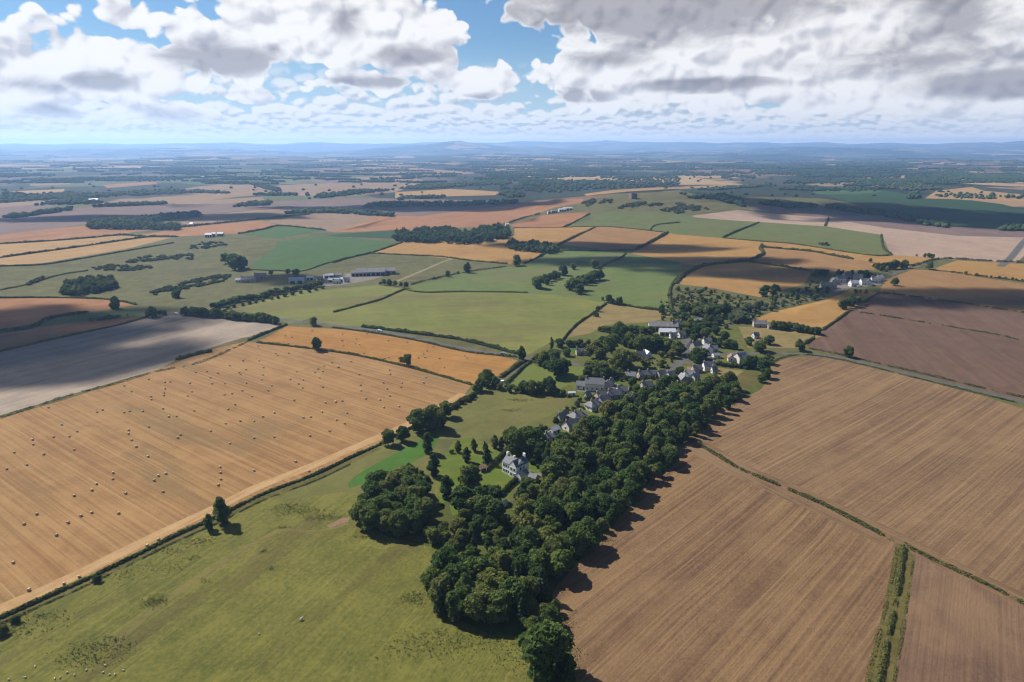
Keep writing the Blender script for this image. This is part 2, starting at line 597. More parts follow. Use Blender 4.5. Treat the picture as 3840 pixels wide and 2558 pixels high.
fm('pink_stubble', (206, 178, 156), (190, 160, 140), cC((200, 550), (2200, 800)), rows=.6, width=9, patch=(180, 152, 134), patch_size=60)
fm('sage', (126, 130, 92), (112, 118, 82), None, rows=.3, width=12, patch=(134, 128, 92), patch_size=90)
fm('dry_grass', (176, 150, 96), (150, 132, 82), None, rows=.3, width=5, patch=(128, 124, 68), patch_size=30)
fm('tilled_head', (162, 130, 94), (136, 107, 82), cI((250, 250), (1100, 680)), rows=.9, width=5, patch=(168, 138, 104), fine=.35, bump=.4)
fm('margin', (134, 120, 68), (102, 98, 50), LB, rows=.5, width=2.5, fine=.4)
fm('track_grass', (150, 138, 78), (124, 116, 62), None, rows=.3, width=2, fine=.4)
fm('verge', (110, 116, 48), (88, 96, 40), None, rows=.3, width=2, fine=.4)
fm('headland', (222, 184, 132), (200, 156, 104), cG((0, 1150), (1000, 640)), rows=.6, width=2.5)
M['asphalt'] = plain_mat('asphalt', alb(124, 121, 118), alb(102, 100, 97), 6.0)
M['track'] = plain_mat('track', alb(178, 160, 126), alb(140, 128, 84), 4.0)
M['yard'] = plain_mat('yard', alb(160, 152, 144), alb(132, 124, 114), 4.0)
M['bare_soil'] = plain_mat('bare_soil', alb(176, 138, 112), alb(150, 118, 90), 3.0)

# ------------------------------------------------------------------ fields, drawn over one another from far to near
FIELDS = []                                     # (name, label, category, material, world polygon)


def field(name, label, mat, pts, out=()):
    FIELDS.append((name, label, 'field', mat, [tuple(p[:2]) for p in at_many(list(pts) + list(out))]))


def smooth_line(pts, n=4):
    """Catmull-Rom through world points."""
    P = [np.asarray(p, float) for p in pts]
    P = [2 * P[0] - P[1]] + P + [2 * P[-1] - P[-2]]
    out = []
    for i in range(1, len(P) - 2):
        for k in range(n):
            s = k / n
            a, b, c, d = P[i - 1], P[i], P[i + 1], P[i + 2]
            out.append(0.5 * (2 * b + (c - a) * s + (2 * a - 5 * b + 4 * c - d) * s * s + (3 * b - a - 3 * c + d) * s ** 3))
    out.append(P[-2])
    return np.array(out)


def strip(name, label, mat, pts, width, category='road', n=4, offset=0.0):
    L = smooth_line(at_many(pts)[:, :2], n)
    t = np.gradient(L, axis=0)
    t /= np.linalg.norm(t, axis=1)[:, None] + 1e-9
    nrm = np.stack([-t[:, 1], t[:, 0]], 1)
    L = L + nrm * offset
    poly = np.concatenate([L + nrm * width / 2, (L - nrm * width / 2)[::-1]])
    FIELDS.append((name, label, category, mat, [tuple(p) for p in poly]))
    return L


field('field', 'rough grass and banks between the nearer fields', 'rough_pasture', [(-3000, 900), (-800, 800), (1000, 760), (2300, 760), (3000, 760), (4600, 800), (7000, 900), (9000, 2400), (6000, 6000), (-3000, 6000), (-5000, 2400)])
# land beyond both edges of the picture
for lab, mt, pl in (
        ('golden stubble field beyond the left edge', 'bale_stubble', [(-2600, 1900), (-330, 1640), (-330, 2420), (-2600, 3300)]), ('pale stubble field beyond the left edge', 'grey_stubble', [(-2600, 1330), (-230, 1330), (-230, 1640), (-2600, 1880)]),
        ('brown field beyond the left edge', 'orange', [(-2600, 1120), (-230, 1120), (-230, 1330), (-2600, 1320)]), ('straw fields beyond the left edge', 'straw', [(-2600, 900), (-170, 920), (-170, 1010), (-2600, 1080)]), ('mauve stubble beyond the left edge', 'mauve', [(-2600, 800), (-120, 810), (-120, 890), (-2600, 890)]),
        ('tilled field beyond the right edge', 'tilled_upper', [(4300, 1700), (6800, 2200), (6800, 3400), (4300, 2560)]), ('ploughed field beyond the right edge', 'plough', [(4000, 1300), (6400, 1400), (6400, 2100), (4000, 1560)]), ('golden field beyond the right edge', 'gold_brown', [(4000, 1010), (6400, 1030), (6400, 1390), (4000, 1200)]),
        ('pink stubble beyond the right edge', 'pink_stubble', [(3860, 880), (6400, 880), (6400, 1010), (3900, 990)]), ('green pasture beyond the right edge', 'hill_grass', [(3900, 790), (6400, 790), (6400, 870), (3900, 870)])):
    field('field', lab, mt, pl)
# far plain, left
field('field', 'pinkish stubble field among the far dark woods on the left', 'tan', cA((1300, 365), (1500, 350), (1750, 352), (1850, 385), (1600, 395), (1400, 388)))
field('field', 'small far green field between dark woods, left of the plain', 'bright_crop', cA((1230, 340), (1400, 312), (1560, 300), (1600, 318), (1540, 345), (1350, 352)))
field('field', 'far light green sliver of field beside the small green one', 'pasture_green', cA((1550, 345), (1640, 325), (1700, 330), (1690, 350)))
field('field', 'far grey green field before the mauve ploughland', 'sage', cA((1780, 330), (1880, 305), (2050, 318), (2100, 342), (1850, 346)))
field('field', 'far mauve ploughed field right of the grey green one', 'mauve', cA((2050, 318), (2200, 292), (2350, 320), (2250, 342)))
field('field', 'long pale tan field crossing the far plain', 'tan', cA((1900, 352), (2354, 338)) + cB((400, 350), (620, 330), (420, 400), (0, 440)) + cA((2000, 420), (1720, 402)))
field('field', 'thin orange field among far woods on the left', 'orange', cA((700, 352), (1060, 330), (1070, 345), (730, 372)))
field('field', 'thin tan field at the far left', 'tan', cA((200, 347), (470, 330), (480, 345), (210, 358)))
field('field', 'thin straw field at the far left below a wood', 'straw', cA((60, 395), (440, 378), (430, 395), (230, 415), (70, 410)))
field('field', 'tan field at the left edge before the far woods', 'tan', cA((-200, 490), (240, 458), (430, 445), (420, 470), (230, 482), (-200, 530)))
field('field', 'brown field at the left edge behind a row of trees', 'mauve', cA((-200, 530), (230, 482), (420, 480), (700, 490), (300, 545), (-200, 600)))
field('field', 'yellow green field under the far white farm', 'rough_pasture', cA((280, 505), (420, 480), (650, 476), (660, 492), (560, 507), (380, 515)))
field('field', 'wide mauve stubble field across the left plain', 'mauve', cA((-200, 610), (0, 585), (300, 540), (700, 490), (1000, 478), (1250, 488), (1700, 468), (2354, 440)) + cB((300, 440), (1250, 462), (1700, 440), (1300, 480), (900, 520), (560, 562), (300, 545), (0, 520)) + cA((1900, 510), (1400, 545), (1000, 565), (700, 605), (300, 650), (-200, 640)))  # mauve puts the cloud shade over this stubble into its colour
field('field', 'pale tan field in a gap between tree rows on the plain', 'tan', cA((1180, 470), (1420, 455), (1780, 430), (1800, 460), (1500, 480), (1200, 482)))
field('field', 'greyish stubble field at the left edge of the plain', 'mauve', cA((-200, 610), (200, 600), (480, 630), (330, 662), (-200, 700)))
field('field', 'orange brown stubble field left of the dark wood', 'orange', cA((-300, 735), (0, 690), (600, 625), (830, 640), (1100, 652), (900, 670), (820, 690), (300, 735), (-300, 790)))
field('field', 'pale straw field at the left edge', 'straw', cA((-300, 795), (0, 755), (820, 695), (990, 705), (600, 765), (0, 845), (-300, 890)))
field('field', 'golden stubble field above the gorse pasture', 'straw', cA((-300, 900), (0, 848), (1000, 708), (1210, 710), (1180, 745), (860, 800), (300, 892), (-300, 990)))
field('field', 'orange stubble field before the dark wood', 'orange', cA((940, 692), (1250, 640), (1780, 590), (1905, 630), (1620, 682), (1200, 702)))
field('field', 'tan field with scattered single trees', 'tan', cA((1220, 602), (1360, 555), (1900, 510), (2354, 490)) + cB((280, 555), (0, 540)) + cA((1800, 582), (1300, 637)))
field('field', 'pinkish stubble field above the green crop', 'tan', cA((1790, 600), (2000, 562), (2300, 535)) + cB((200, 548), (440, 560), (0, 670)) + cA((2200, 662), (1960, 627)))
field('field', 'orange stubble field running far back to the hill', 'orange', cB((0, 672), (200, 610), (300, 555), (600, 562), (900, 520), (1250, 480), (1700, 442), (1690, 470), (1500, 505), (1400, 540), (1200, 612), (1150, 630), (800, 642), (430, 657)))
# far plain, centre and right
field('field', 'pink far field crossed by thin tree belts', 'tan', cB((150, 235), (500, 207), (620, 240), (1000, 270), (700, 290), (400, 265)))
field('field', 'pink far field enclosed by a dark belt', 'tan', cB((80, 302), (450, 285), (620, 320), (430, 360), (230, 347)))
field('field', 'far strip of pale stubble with dotted trees', 'straw', cB((420, 400), (800, 378), (1130, 397), (1100, 420), (700, 430), (420, 440)))
field('field', 'thin golden field on the far ridge', 'gold', cB((1700, 412), (1900, 385), (2354, 362)) + cC((0, 362), (330, 350), (330, 362), (0, 380)) + cB((2354, 375), (2000, 395), (1720, 425)))
field('field', 'tan field with a dotted edge on the far right', 'tan', cC((840, 352), (1200, 312), (1400, 290), (1700, 320), (1420, 362), (1000, 360)))
field('field', 'small golden field far on the right', 'straw', cC((1810, 302), (1850, 260), (2050, 258), (2080, 272), (2020, 302)))
field('field', 'long thin golden field far on the right', 'straw', cC((1720, 335), (1950, 320), (2354, 312), (2500, 318), (2500, 330), (1950, 332), (1740, 345)))
field('field', 'tan far field before a wood, right of centre', 'tan', cC((130, 200), (440, 180), (450, 198), (180, 205)))
field('field', 'pinkish far field under a wood, right of centre', 'tan', cC((0, 215), (170, 215), (190, 232), (0, 235)))
field('field', 'far orange slip of field right of centre', 'straw', cC((910, 185), (1060, 172), (1080, 185), (920, 192)))
field('field', 'far field of tan stubble at the right', 'tan', cC((1540, 240), (1640, 230), (1700, 240), (1560, 250)))
field('field', 'dark green pasture in the far right valley', 'dark_crop', cC((960, 410), (1400, 385), (1700, 445), (2000, 455), (2200, 480), (2500, 560), (2500, 660), (2200, 652), (1830, 628), (1600, 572), (1300, 512), (1150, 462)))
field('field', 'bright green meadow on the far right slope', 'bright_crop', cC((780, 365), (1000, 362), (1350, 372), (1390, 400), (1200, 412), (960, 412)))
field('field', 'golden hillside field dotted with trees at the far right', 'straw', cC((1680, 442), (1760, 390), (2000, 365), (2080, 390), (2500, 430), (2500, 465), (2000, 452)))
field('field', 'brown rough ridge below the far tree rows', 'castle_hill', cC((180, 490), (260, 435), (480, 430), (960, 440), (1150, 465), (1300, 515), (1000, 508), (520, 495), (400, 520)))
field('field', 'mauve shaded stubble band on the right slope', 'mauve', cC((480, 518), (530, 490), (1000, 505), (1300, 518), (1600, 575), (1830, 630), (2200, 652), (2500, 655), (2500, 715), (1900, 697), (1400, 642), (1030, 577)))  # shade band on the slope painted in as mauve
field('field', 'pale pink stubble field below the shaded ridge', 'pink_stubble', cC((100, 560), (400, 520), (700, 548), (1030, 575), (1000, 632), (550, 602), (110, 572)))
field('field', 'large pale pink stubble field by the right road', 'pink_stubble', cC((1005, 632), (1028, 577), (1400, 640), (1900, 697), (2500, 712), (2300, 880), (1800, 852), (1450, 825), (1390, 690)))
field('field', 'rough grassy hill with dark scrub and a ruin', 'castle_hill', cB((1650, 500), (1760, 450), (1900, 412), (2200, 400), (2354, 388)) + cC((60, 400), (250, 430), (180, 490), (400, 522), (100, 560), (0, 560)) + cB((2200, 530), (1900, 530), (1740, 548)))
field('field', 'green field on the slope below the ruin', 'hill_grass', cB((1585, 640), (1740, 548), (1900, 530), (2200, 530)) + cC((100, 560), (110, 572), (0, 640)) + cB((2160, 660), (1790, 632)))
field('field', 'green field between two hedges on the slope', 'hill_grass', cB((2150, 662), (2200, 625)) + cC((0, 600), (110, 570), (555, 604), (310, 712), (0, 692)) + cB((2270, 678)))
field('field', 'long sage green field under the pink stubble', 'hill_grass', cC((310, 710), (555, 604), (1000, 632), (1390, 690), (1400, 780), (1450, 825), (1300, 826), (800, 752), (580, 735)))
# middle ground
field('field', 'orange stubble field below the hilltop farm', 'orange', cB((1200, 622), (1420, 555), (1650, 540), (1740, 535), (1650, 602), (1565, 638), (1230, 645)))
field('field', 'golden stubble field behind the small copse', 'gold', cB((960, 745), (1230, 690), (1230, 645), (1565, 638), (1780, 635), (1530, 760), (1480, 770), (1180, 748)))
field('field', 'dark golden field with an oval pond mark', 'gold_brown', cB((1525, 768), (1780, 633), (1950, 640), (2270, 675), (2060, 792), (1550, 800)))
field('field', 'golden stubble field beside the curved hedge', 'gold', cB((1955, 865), (2060, 792), (2275, 676)) + cC((0, 688), (310, 712), (580, 735), (568, 785), (585, 815)) + cF((500, 45), (350, 66), (180, 85)) + cB((2354, 885)))
field('field', 'pale straw strip along the curved hedge', 'gold', cC((580, 735), (800, 752), (1300, 828), (1450, 825), (1750, 850), (1640, 905)) + cF((1560, 100), (1320, 110)) + cC((1300, 868), (1190, 855), (900, 803), (590, 773)))
field('field', 'brown stubble field above the hamlet', 'gold_brown', cC((585, 773), (900, 803), (1190, 855), (1300, 868)) + cF((1330, 120), (1180, 130), (1000, 132), (910, 122), (490, 60), (570, 12)))
field('field', 'yellow stubble field right of the road', 'gold', cF((1730, 118), (1780, 90), (1900, 48), (2354, 72), (2600, 90), (2600, 240), (2354, 192)))
field('field', 'wide brown stubble field beyond the plough', 'gold_brown', cF((1380, 190), (1600, 110), (1735, 115), (2354, 208), (2650, 250), (2650, 460), (2354, 402), (1375, 266)))
field('field', 'upper purple brown ploughed field', 'plough', cF((1170, 400), (1260, 340), (1375, 266), (2354, 402), (2650, 460), (2650, 640), (2354, 592), (2200, 560), (1240, 400)))
field('field', 'large purple brown ploughed field above the road', 'plough', cF((880, 622), (990, 520), (1170, 398), (1240, 400), (2200, 562), (2354, 596), (2650, 645), (2650, 1100), (2354, 1000), (1200, 715), (900, 652)))
field('field', 'golden field behind the scrubby trees', 'gold', cF((-20, 210), (60, 140), (180, 87), (350, 66), (490, 60), (910, 122), (900, 160), (860, 212), (700, 252), (560, 300), (250, 240)))
field('field', 'scrubland between village and hamlet', 'rough_pasture', cF((-140, 300), (-20, 205), (250, 238), (560, 298), (860, 212), (910, 130), (1320, 110), (1400, 200), (1370, 268), (1100, 300), (640, 402), (500, 460), (300, 520), (-140, 520)))
field('field', 'small golden field with swirling rows above the village', 'gold', cF((505, 455), (640, 400), (1000, 318), (1180, 250), (1360, 262), (1160, 392), (980, 522), (840, 490)))
field('field', 'dry grass field behind the village gardens', 'dry_grass', cF((280, 525), (400, 500), (620, 500), (980, 560), (930, 585), (820, 645), (500, 640), (260, 660)))
field('field', 'yellow stubble field between green crop and copse', 'gold', cB((262, 812), (480, 742), (700, 728), (1000, 745), (1180, 760), (1400, 800), (1445, 812), (1320, 872), (1180, 888), (900, 862), (600, 832)))
field('field', 'dark green crop field behind the bright one', 'dark_crop', cA((2200, 695), (2354, 680)) + cB((420, 655), (520, 660), (410, 716), (0, 702)))
field('field', 'green crop field above the olive strip', 'bright_crop', cA((1620, 686), (1915, 630), (2215, 660), (1885, 718)))
field('field', 'smooth bright green crop field in the middle', 'bright_crop', cA((1690, 865), (1870, 740), (2210, 690)) + cB((0, 700), (460, 742), (250, 812), (0, 882)) + cE((0, 70)) + cD((2050, 120), (1720, 120)))
field('field', 'rough pasture with gorse patches left of the farm', 'rough_pasture', cD((-400, 130), (0, 85), (300, 65), (860, -30), (1180, -110), (1600, -130), (1880, -100), (1870, -40), (1690, 90), (1640, 115), (2050, 120), (2100, 200), (1450, 350), (1240, 400), (1000, 420), (920, 350), (780, 320), (300, 302), (-400, 320)))
field('field', 'olive pasture round the big barns', 'rough_pasture', cD((1640, 115), (2050, 120)) + cE((0, 70), (240, 0), (900, 45), (1180, 75), (900, 135), (530, 215), (480, 245), (300, 300), (0, 405)) + cD((1950, 470), (1450, 350)))
field('field', 'green pasture behind the shelter belts', 'pasture_green', cE((500, 250), (530, 215), (900, 132), (1180, 92), (1310, 82), (1440, 0), (1560, -60), (1985, -5), (1950, 40), (1820, 100), (1850, 200), (1600, 292), (1320, 268), (620, 268)))
field('field', 'green pasture right of the double tree row', 'pasture_green', cE((1560, -60), (1985, -5), (2354, 60), (2370, 110), (2330, 180), (2285, 250), (2295, 392), (1950, 348), (1850, 335), (1600, 292), (1800, 100)))
field('field', 'green slope below the farm lane', 'pasture_mid', cE((-60, 250), (300, 215), (490, 245), (0, 402)) + cD((1960, 480), (1880, 440), (1600, 380), (2050, 250)))
field('field', 'wide olive pasture in the centre', 'pasture_mid', cE((-160, 445), (0, 402), (490, 247), (620, 268), (1320, 268), (1600, 292), (1850, 338), (1750, 430), (1640, 500), (1560, 592), (1480, 652), (1330, 692), (1240, 682), (900, 592), (570, 552), (200, 502), (-160, 470)))
field('field', 'dry pale paddock above the village trees', 'dry_grass', cE((1560, 592), (1640, 500), (1750, 430), (1850, 340), (2000, 362), (2295, 395), (2354, 440), (2354, 500), (2180, 492), (1900, 520), (1850, 585)))
field('field', 'brown stubble field with a shaded edge at the left', 'orange', cD((-400, 310), (300, 302), (600, 308), (780, 320), (925, 350), (600, 405), (340, 445), (0, 530), (-400, 620)))
field('field', 'green grass strip between two left fields', 'pasture_green', cD((-400, 640), (0, 530), (340, 445), (600, 405), (925, 350), (1010, 420), (760, 445), (400, 480), (0, 545), (-400, 640)))
field('field', 'dark brown field wedge at the left edge', 'orange', cD((-400, 650), (0, 545), (400, 480), (760, 445), (1000, 432), (800, 490), (0, 665), (-400, 760)))
field('field', 'pale grey stubble field half under cloud shadow', 'grey_stubble', cD((-400, 770), (0, 668), (800, 492), (1000, 432), (1240, 410), (1700, 470), (1950, 482), (1690, 590), (1190, 730), (1050, 800), (490, 960), (0, 1100), (-400, 1220)))
field('field', 'rough field margin with bushes beside the pale field', 'margin', cD((-400, 1235), (0, 1102), (490, 955), (1050, 795), (1180, 740), (1190, 720), (1640, 575), (1730, 560), (1950, 478), (1970, 488), (1700, 600), (1370, 740), (760, 905), (0, 1135), (-400, 1260)))
field('field', 'golden stubble field with a few bales by the road', 'gold_stubble', cP((590, 787), (660, 750), (800, 758), (950, 781), (1080, 804), (1190, 828), (1150, 862), (1085, 883), (950, 846), (820, 816), (700, 798)))
field('field', 'wide golden stubble field strewn with round bales', 'bale_stubble', cP((-200, 1020), (0, 962), (150, 919), (300, 870), (400, 835), (480, 805), (565, 785), (590, 788), (700, 800), (820, 818), (950, 848), (1085, 885), (1060, 915), (1000, 955), (920, 992), (870, 1020), (800, 1052), (720, 1090), (600, 1134), (500, 1184), (400, 1230), (300, 1280), (200, 1328), (100, 1374), (0, 1418), (-200, 1505)))
strip('field', 'pale trodden headland along the lower edge of the baled field', 'headland', cP((1065, 905), (1000, 943), (925, 981), (870, 1005), (800, 1035), (720, 1070), (600, 1116), (500, 1165), (400, 1212), (300, 1260), (200, 1310), (100, 1357), (0, 1400), (-200, 1490)), 6.0, 'field')
# near ground
field('field', 'olive green sheep pasture in the foreground', 'pasture_near', cP((-250, 1535), (0, 1425), (100, 1378), (200, 1333), (300, 1285), (400, 1235), (500, 1190), (600, 1140), (720, 1095), (800, 1057), (870, 1025), (1060, 1100), (1060, 1250), (1270, 1350), (1330, 1568), (1360, 1900), (-600, 1900)))
field('field', 'green strip of pasture between baled field and village', 'pasture_strip', cP((860, 1030), (920, 997), (1000, 960), (1060, 920), (1090, 885), (1190, 880), (1330, 905), (1310, 940), (1200, 1010), (1000, 1010), (1000, 1180), (800, 1130), (640, 1150), (700, 1105), (800, 1060)))
field('field', 'vivid green seeded strip in the pasture', 'lush', cH((80, 465), (120, 425), (200, 375), (330, 305), (440, 245), (520, 200), (580, 180), (590, 215), (550, 285), (430, 350), (320, 390), (180, 462), (90, 490)))
field('field', 'village gardens and greens', 'garden', cJ((-60, 480), (200, 330), (560, 260), (700, 180), (1150, 150), (1500, 60), (1900, 60), (2000, 170), (2100, 400), (2400, 460), (2320, 600), (2250, 760), (1900, 900), (1300, 800), (900, 860), (600, 1100), (200, 1400), (-200, 1500), (-60, 1180), (150, 1080), (380, 920), (300, 850), (-40, 830)))
field('field', 'bright green paddock beside the lane', 'paddock', cE((1165, 900), (1330, 760), (1450, 758), (1700, 772), (1690, 850), (1500, 935)))
for lab, pl in (('lime green lawn right of the pale steading', cJ((700, 720), (800, 700), (870, 760), (820, 790), (720, 770))), ('lime green lawn below the pale steading', cJ((460, 860), (560, 845), (590, 890), (480, 895))), ('lime green lawn behind the grey terrace', cJ((380, 1020), (440, 1000), (470, 1040), (400, 1070))), ('lime green lawn at the upper terrace', cJ((470, 975), (540, 970), (550, 1005), (490, 1010))), ('lime green lawn at the left end of the village', cJ((300, 400), (480, 400), (490, 440), (330, 450)))):
    field('lawn', lab, 'lush', pl)
field('field', 'small yellow lawn plot at the village edge', 'dry_grass', cJ((1790, 600), (1900, 610), (2060, 630), (1980, 690), (1830, 700), (1770, 680)))
field('field', 'vegetable plots with grassy lanes at the village edge', 'margin', cJ((1980, 690), (2080, 630), (2200, 640), (2250, 760), (2080, 850), (1930, 850), (1980, 780)))
field('field', 'lawn of the white house', 'lawn', cK((-300, 700), (0, 250), (300, 180), (900, 400), (1200, 450), (1500, 520), (1450, 1000), (1100, 900), (900, 1250), (500, 1100), (100, 1500), (-250, 1500)) )
field('field', 'shady ground of the wood', 'verge', cH((110, 640), (250, 480), (480, 420), (560, 600), (640, 560), (660, 640), (1000, 560), (1150, 420), (1250, 240), (1600, 60), (1927, 0), (1960, 200), (1780, 440), (1450, 830), (1225, 1040), (1330, 1420), (1360, 1640), (1150, 1640), (1090, 1320), (860, 1300), (540, 1140), (600, 830), (300, 760)))
field('field', 'upper brown tilled field beside the wood', 'tilled_upper', cP((1585, 1010), (1620, 960), (1700, 915), (1755, 880), (1768, 845), (1800, 825), (1870, 818), (1950, 830), (2100, 868), (2250, 908), (2354, 940), (2700, 1040), (2700, 1560), (2354, 1388), (2200, 1315), (2075, 1250), (1900, 1165), (1700, 1080)))
field('field', 'lower brown tilled field beside the wood', 'tilled', cP((1585, 1012), (1700, 1082), (1900, 1167), (2060, 1250), (2035, 1380), (2000, 1568), (1950, 1950), (1400, 1950), (1330, 1568), (1310, 1480), (1268, 1365), (1330, 1290), (1420, 1195), (1500, 1100)))
field('field', 'brown tilled field in the corner', 'tilled_corner', cP((2100, 1285), (2075, 1250), (2200, 1315), (2354, 1392), (2800, 1600), (2800, 1950), (2010, 1950), (2048, 1568), (2078, 1400)))
strip('field', 'worked headland above the diagonal hedge', 'tilled_head', cP((1600, 1008), (1700, 1070), (1800, 1112), (1900, 1155), (2060, 1232), (2200, 1304), (2354, 1376), (2500, 1444)), 9.0, 'field', offset=-1.0)
strip('field', 'worked headland below the diagonal hedge', 'tilled_head', cP((1580, 1025), (1700, 1093), (1800, 1137), (1900, 1181), (2040, 1250)), 8.0, 'field', offset=1.0)
field('field', 'weedy strip with a ditch between two tilled fields', 'margin', cP((2060, 1250), (2078, 1250), (2105, 1285), (2085, 1400), (2052, 1568), (2010, 1950), (1950, 1950), (1990, 1568), (2030, 1400)))
field('field', 'grassy bank between tilled field and road', 'verge', cF((560, 730), (700, 690), (960, 690), (880, 655), (640, 680)) )
field('field', 'grass bank round the rim of the wood', 'verge', cF((560, 860), (640, 760), (630, 850), (560, 930), (420, 1000), (300, 1060), (180, 1160), (120, 1177), (200, 1080), (420, 960)))
field('field', 'brown yard of bare soil at the pasture gate', 'bare_soil', cH((-40, 700), (40, 660), (95, 650), (80, 680), (0, 715)))

# lanes and tracks
ROAD_W = strip('road', 'grey country road past the shelter belt into the village', 'asphalt', cD((900, 390), (1140, 405), (1240, 420), (1880, 447), (2000, 460), (2200, 480)) + cE((0, 490), (300, 528), (600, 585), (900, 650), (1100, 680), (1280, 710), (1450, 728), (1700, 760)), 6.0)
strip('road', 'village street winding between the houses', 'asphalt', cJ((500, 565), (700, 600), (900, 650), (1080, 680), (1200, 680), (1300, 640), (1420, 560), (1490, 480), (1500, 400), (1510, 350), (1480, 300)), 7.0)
strip('road', 'lane leading from the village street past the ploughed fields', 'asphalt', cJ((1430, 550), (1560, 540), (1750, 470), (1900, 462), (2100, 455), (2352, 455)) + cF((760, 682), (900, 685), (1000, 693), (1200, 728), (1450, 790), (1700, 850), (2000, 925), (2354, 1010), (2650, 1090)), 5.0)
strip('road', 'lane climbing to the hamlet', 'asphalt', cF((290, 500), (400, 470), (600, 380), (800, 330), (1000, 290), (1110, 250), (1180, 215), (1280, 195), (1400, 165), (1560, 105), (1720, 60)), 5.0)
strip('road', 'straight lane at the right edge running into the distance', 'asphalt', cC((2190, 905), (2250, 860), (2354, 735), (2450, 640)), 9.0)
strip('path', 'narrow lane between the hedges beside the paddock', 'asphalt', cE((1150, 885), (1200, 850), (1260, 790), (1320, 740), (1330, 715)), 4.0, 'path')
strip('field', 'yellowish grass margin under the lower hedge of the baled field', 'margin', [(x + 6, y + 12) for x, y in cP((870, 1023), (800, 1055), (720, 1093), (600, 1138), (500, 1188), (400, 1233), (300, 1283), (200, 1331), (100, 1376), (0, 1421), (-150, 1488))], 2.6, 'field')
strip('path', 'worn grass track across the sheep pasture', 'track_grass', cG((640, 1380), (800, 1230), (1000, 1070), (1200, 930), (1350, 830), (1480, 760), (1650, 680), (1850, 690), (2030, 640)), 2.2, 'path')
strip('path', 'faint second wheel track across the pasture', 'track_grass', cG((420, 1480), (700, 1280), (900, 1140), (1200, 960), (1420, 800)), 1.2, 'path')
strip('path', 'grassy farm track between the olive pastures', 'track', cE((430, 190), (600, 120), (740, 60), (830, 30)), 5.0, 'path')
strip('path', 'gravel drive to the white house', 'yard', cK((1500, 800), (1350, 820), (1250, 780), (1230, 720)), 4.0, 'path')
field('yard', 'concrete farm yard round the big barns', 'yard', cD((2060, 190), (2354, 150)) + cE((60, 140), (420, 110), (430, 130), (260, 180), (60, 215), (-160, 230)))
field('yard', 'yard of the hamlet houses', 'yard', cF((1020, 240), (1120, 180), (1300, 170), (1400, 190), (1380, 215), (1180, 235), (1080, 265)))
field('yard', 'stony yard between village walls', 'yard', cJ((880, 640), (960, 625), (1100, 660), (1200, 700), (1120, 700), (980, 680)))
field('yard', 'paved yard round the large pale steading', 'yard', cJ((420, 780), (500, 740), (700, 720), (960, 800), (880, 870), (700, 840), (430, 830)))
field('yard', 'reddish yard beside the dark roofed house', 'bare_soil', cJ((1500, 590), (1640, 585), (1650, 660), (1520, 650)))


def build_ground():
    rad = np.concatenate([[0.0], np.geomspace(25, 28500, 145)])
    ang = np.concatenate([np.radians(np.arange(-60, 60.01, 0.9)), np.radians(np.arange(72, 290, 12.0))])
    pts = [(0.0, 0.0)]
    for i, r in enumerate(rad[1:]):
        a = ang + (0.0078 if i % 2 else 0.0)
        pts += list(zip((np.sin(a) * r).tolist(), (np.cos(a) * r).tolist()))
    verts = [Vector(p) for p in pts]
    edges = []
    for _n, _l, _c, _m, poly in FIELDS:
        k = len(verts)
        verts += [Vector(p) for p in poly]
        edges += [(k + i, k + (i + 1) % len(poly)) for i in range(len(poly))]
    V, _e, F, *_ = delaunay_2d_cdt(verts, edges, [], 0, 0.002)
    V = np.array([(v.x, v.y) for v in V])
    F = np.array([f for f in F if len(f) == 3])
    cen = V[F].mean(1)
    owner = np.full(len(F), -1)
    for k, (_n, _l, _c, _m, poly) in enumerate(FIELDS):
        P = np.array(poly)
        lo, hi = P.min(0), P.max(0)
        idx = np.where((cen >= lo).all(1) & (cen <= hi).all(1))[0]
        if not len(idx):
            continue
        q = cen[idx]
        inside = np.zeros(len(q), bool)
        a, b = P, np.roll(P, -1, 0)
        for (x1, y1), (x2, y2) in zip(a, b):
            c = (y1 > q[:, 1]) != (y2 > q[:, 1])
            if c.any():
                xi = (x2 - x1) * (q[:, 1] - y1) / (y2 - y1 + 1e-12) + x1
                inside ^= c & (q[:, 0] < xi)
        owner[idx[inside]] = k
    Z = height(V[:, 0], V[:, 1])
    V3 = np.column_stack([V, Z])
    for k in range(-1, len(FIELDS)):
        f = F[owner == k]
        if not len(f):
            continue
        used, inv = np.unique(f, return_inverse=True)
        name, label, cat, mat = ('ground', 'patchwork plain of far fields and woods', 'ground', 'far') if k < 0 else FIELDS[k][:4]
        o = mesh_obj(name, V3[used].tolist(), inv.reshape(-1, 3).tolist(), M[mat], smooth=True)
        tag(o, label, cat, kind='structure')


build_ground()

# ------------------------------------------------------------------ haze: the air over the plain
def build_haze():
    m = bpy.data.materials.new('haze_air')
    m.use_nodes = True
    t = m.node_tree
    t.nodes.clear()
    v = t.nodes.new('ShaderNodeVolumePrincipled')
    v.inputs['Color'].default_value = (0.35, 0.58, 1.0, 1)
    v.inputs['Density'].default_value = HAZE_DENSITY
    v.inputs['Anisotropy'].default_value = 0.35
    o = t.nodes.new('ShaderNodeOutputMaterial')
    t.links.new(v.outputs[0], o.inputs['Volume'])
    s, lo, hi = 29500.0, -60.0, 400.0
    vs = [(x, y, z) for z in (lo, hi) for x, y in ((-s, -s), (s, -s), (s, s), (-s, s))]
    fs = [(3, 2, 1, 0), (4, 5, 6, 7), (0, 1, 5, 4), (1, 2, 6, 5), (2, 3, 7, 6), (3, 0, 4, 7)]
    tag(mesh_obj('haze', vs, fs, m), 'bluish summer haze over the far plain', 'haze', kind='stuff')


HAZE_DENSITY = 7.8e-5
build_haze()


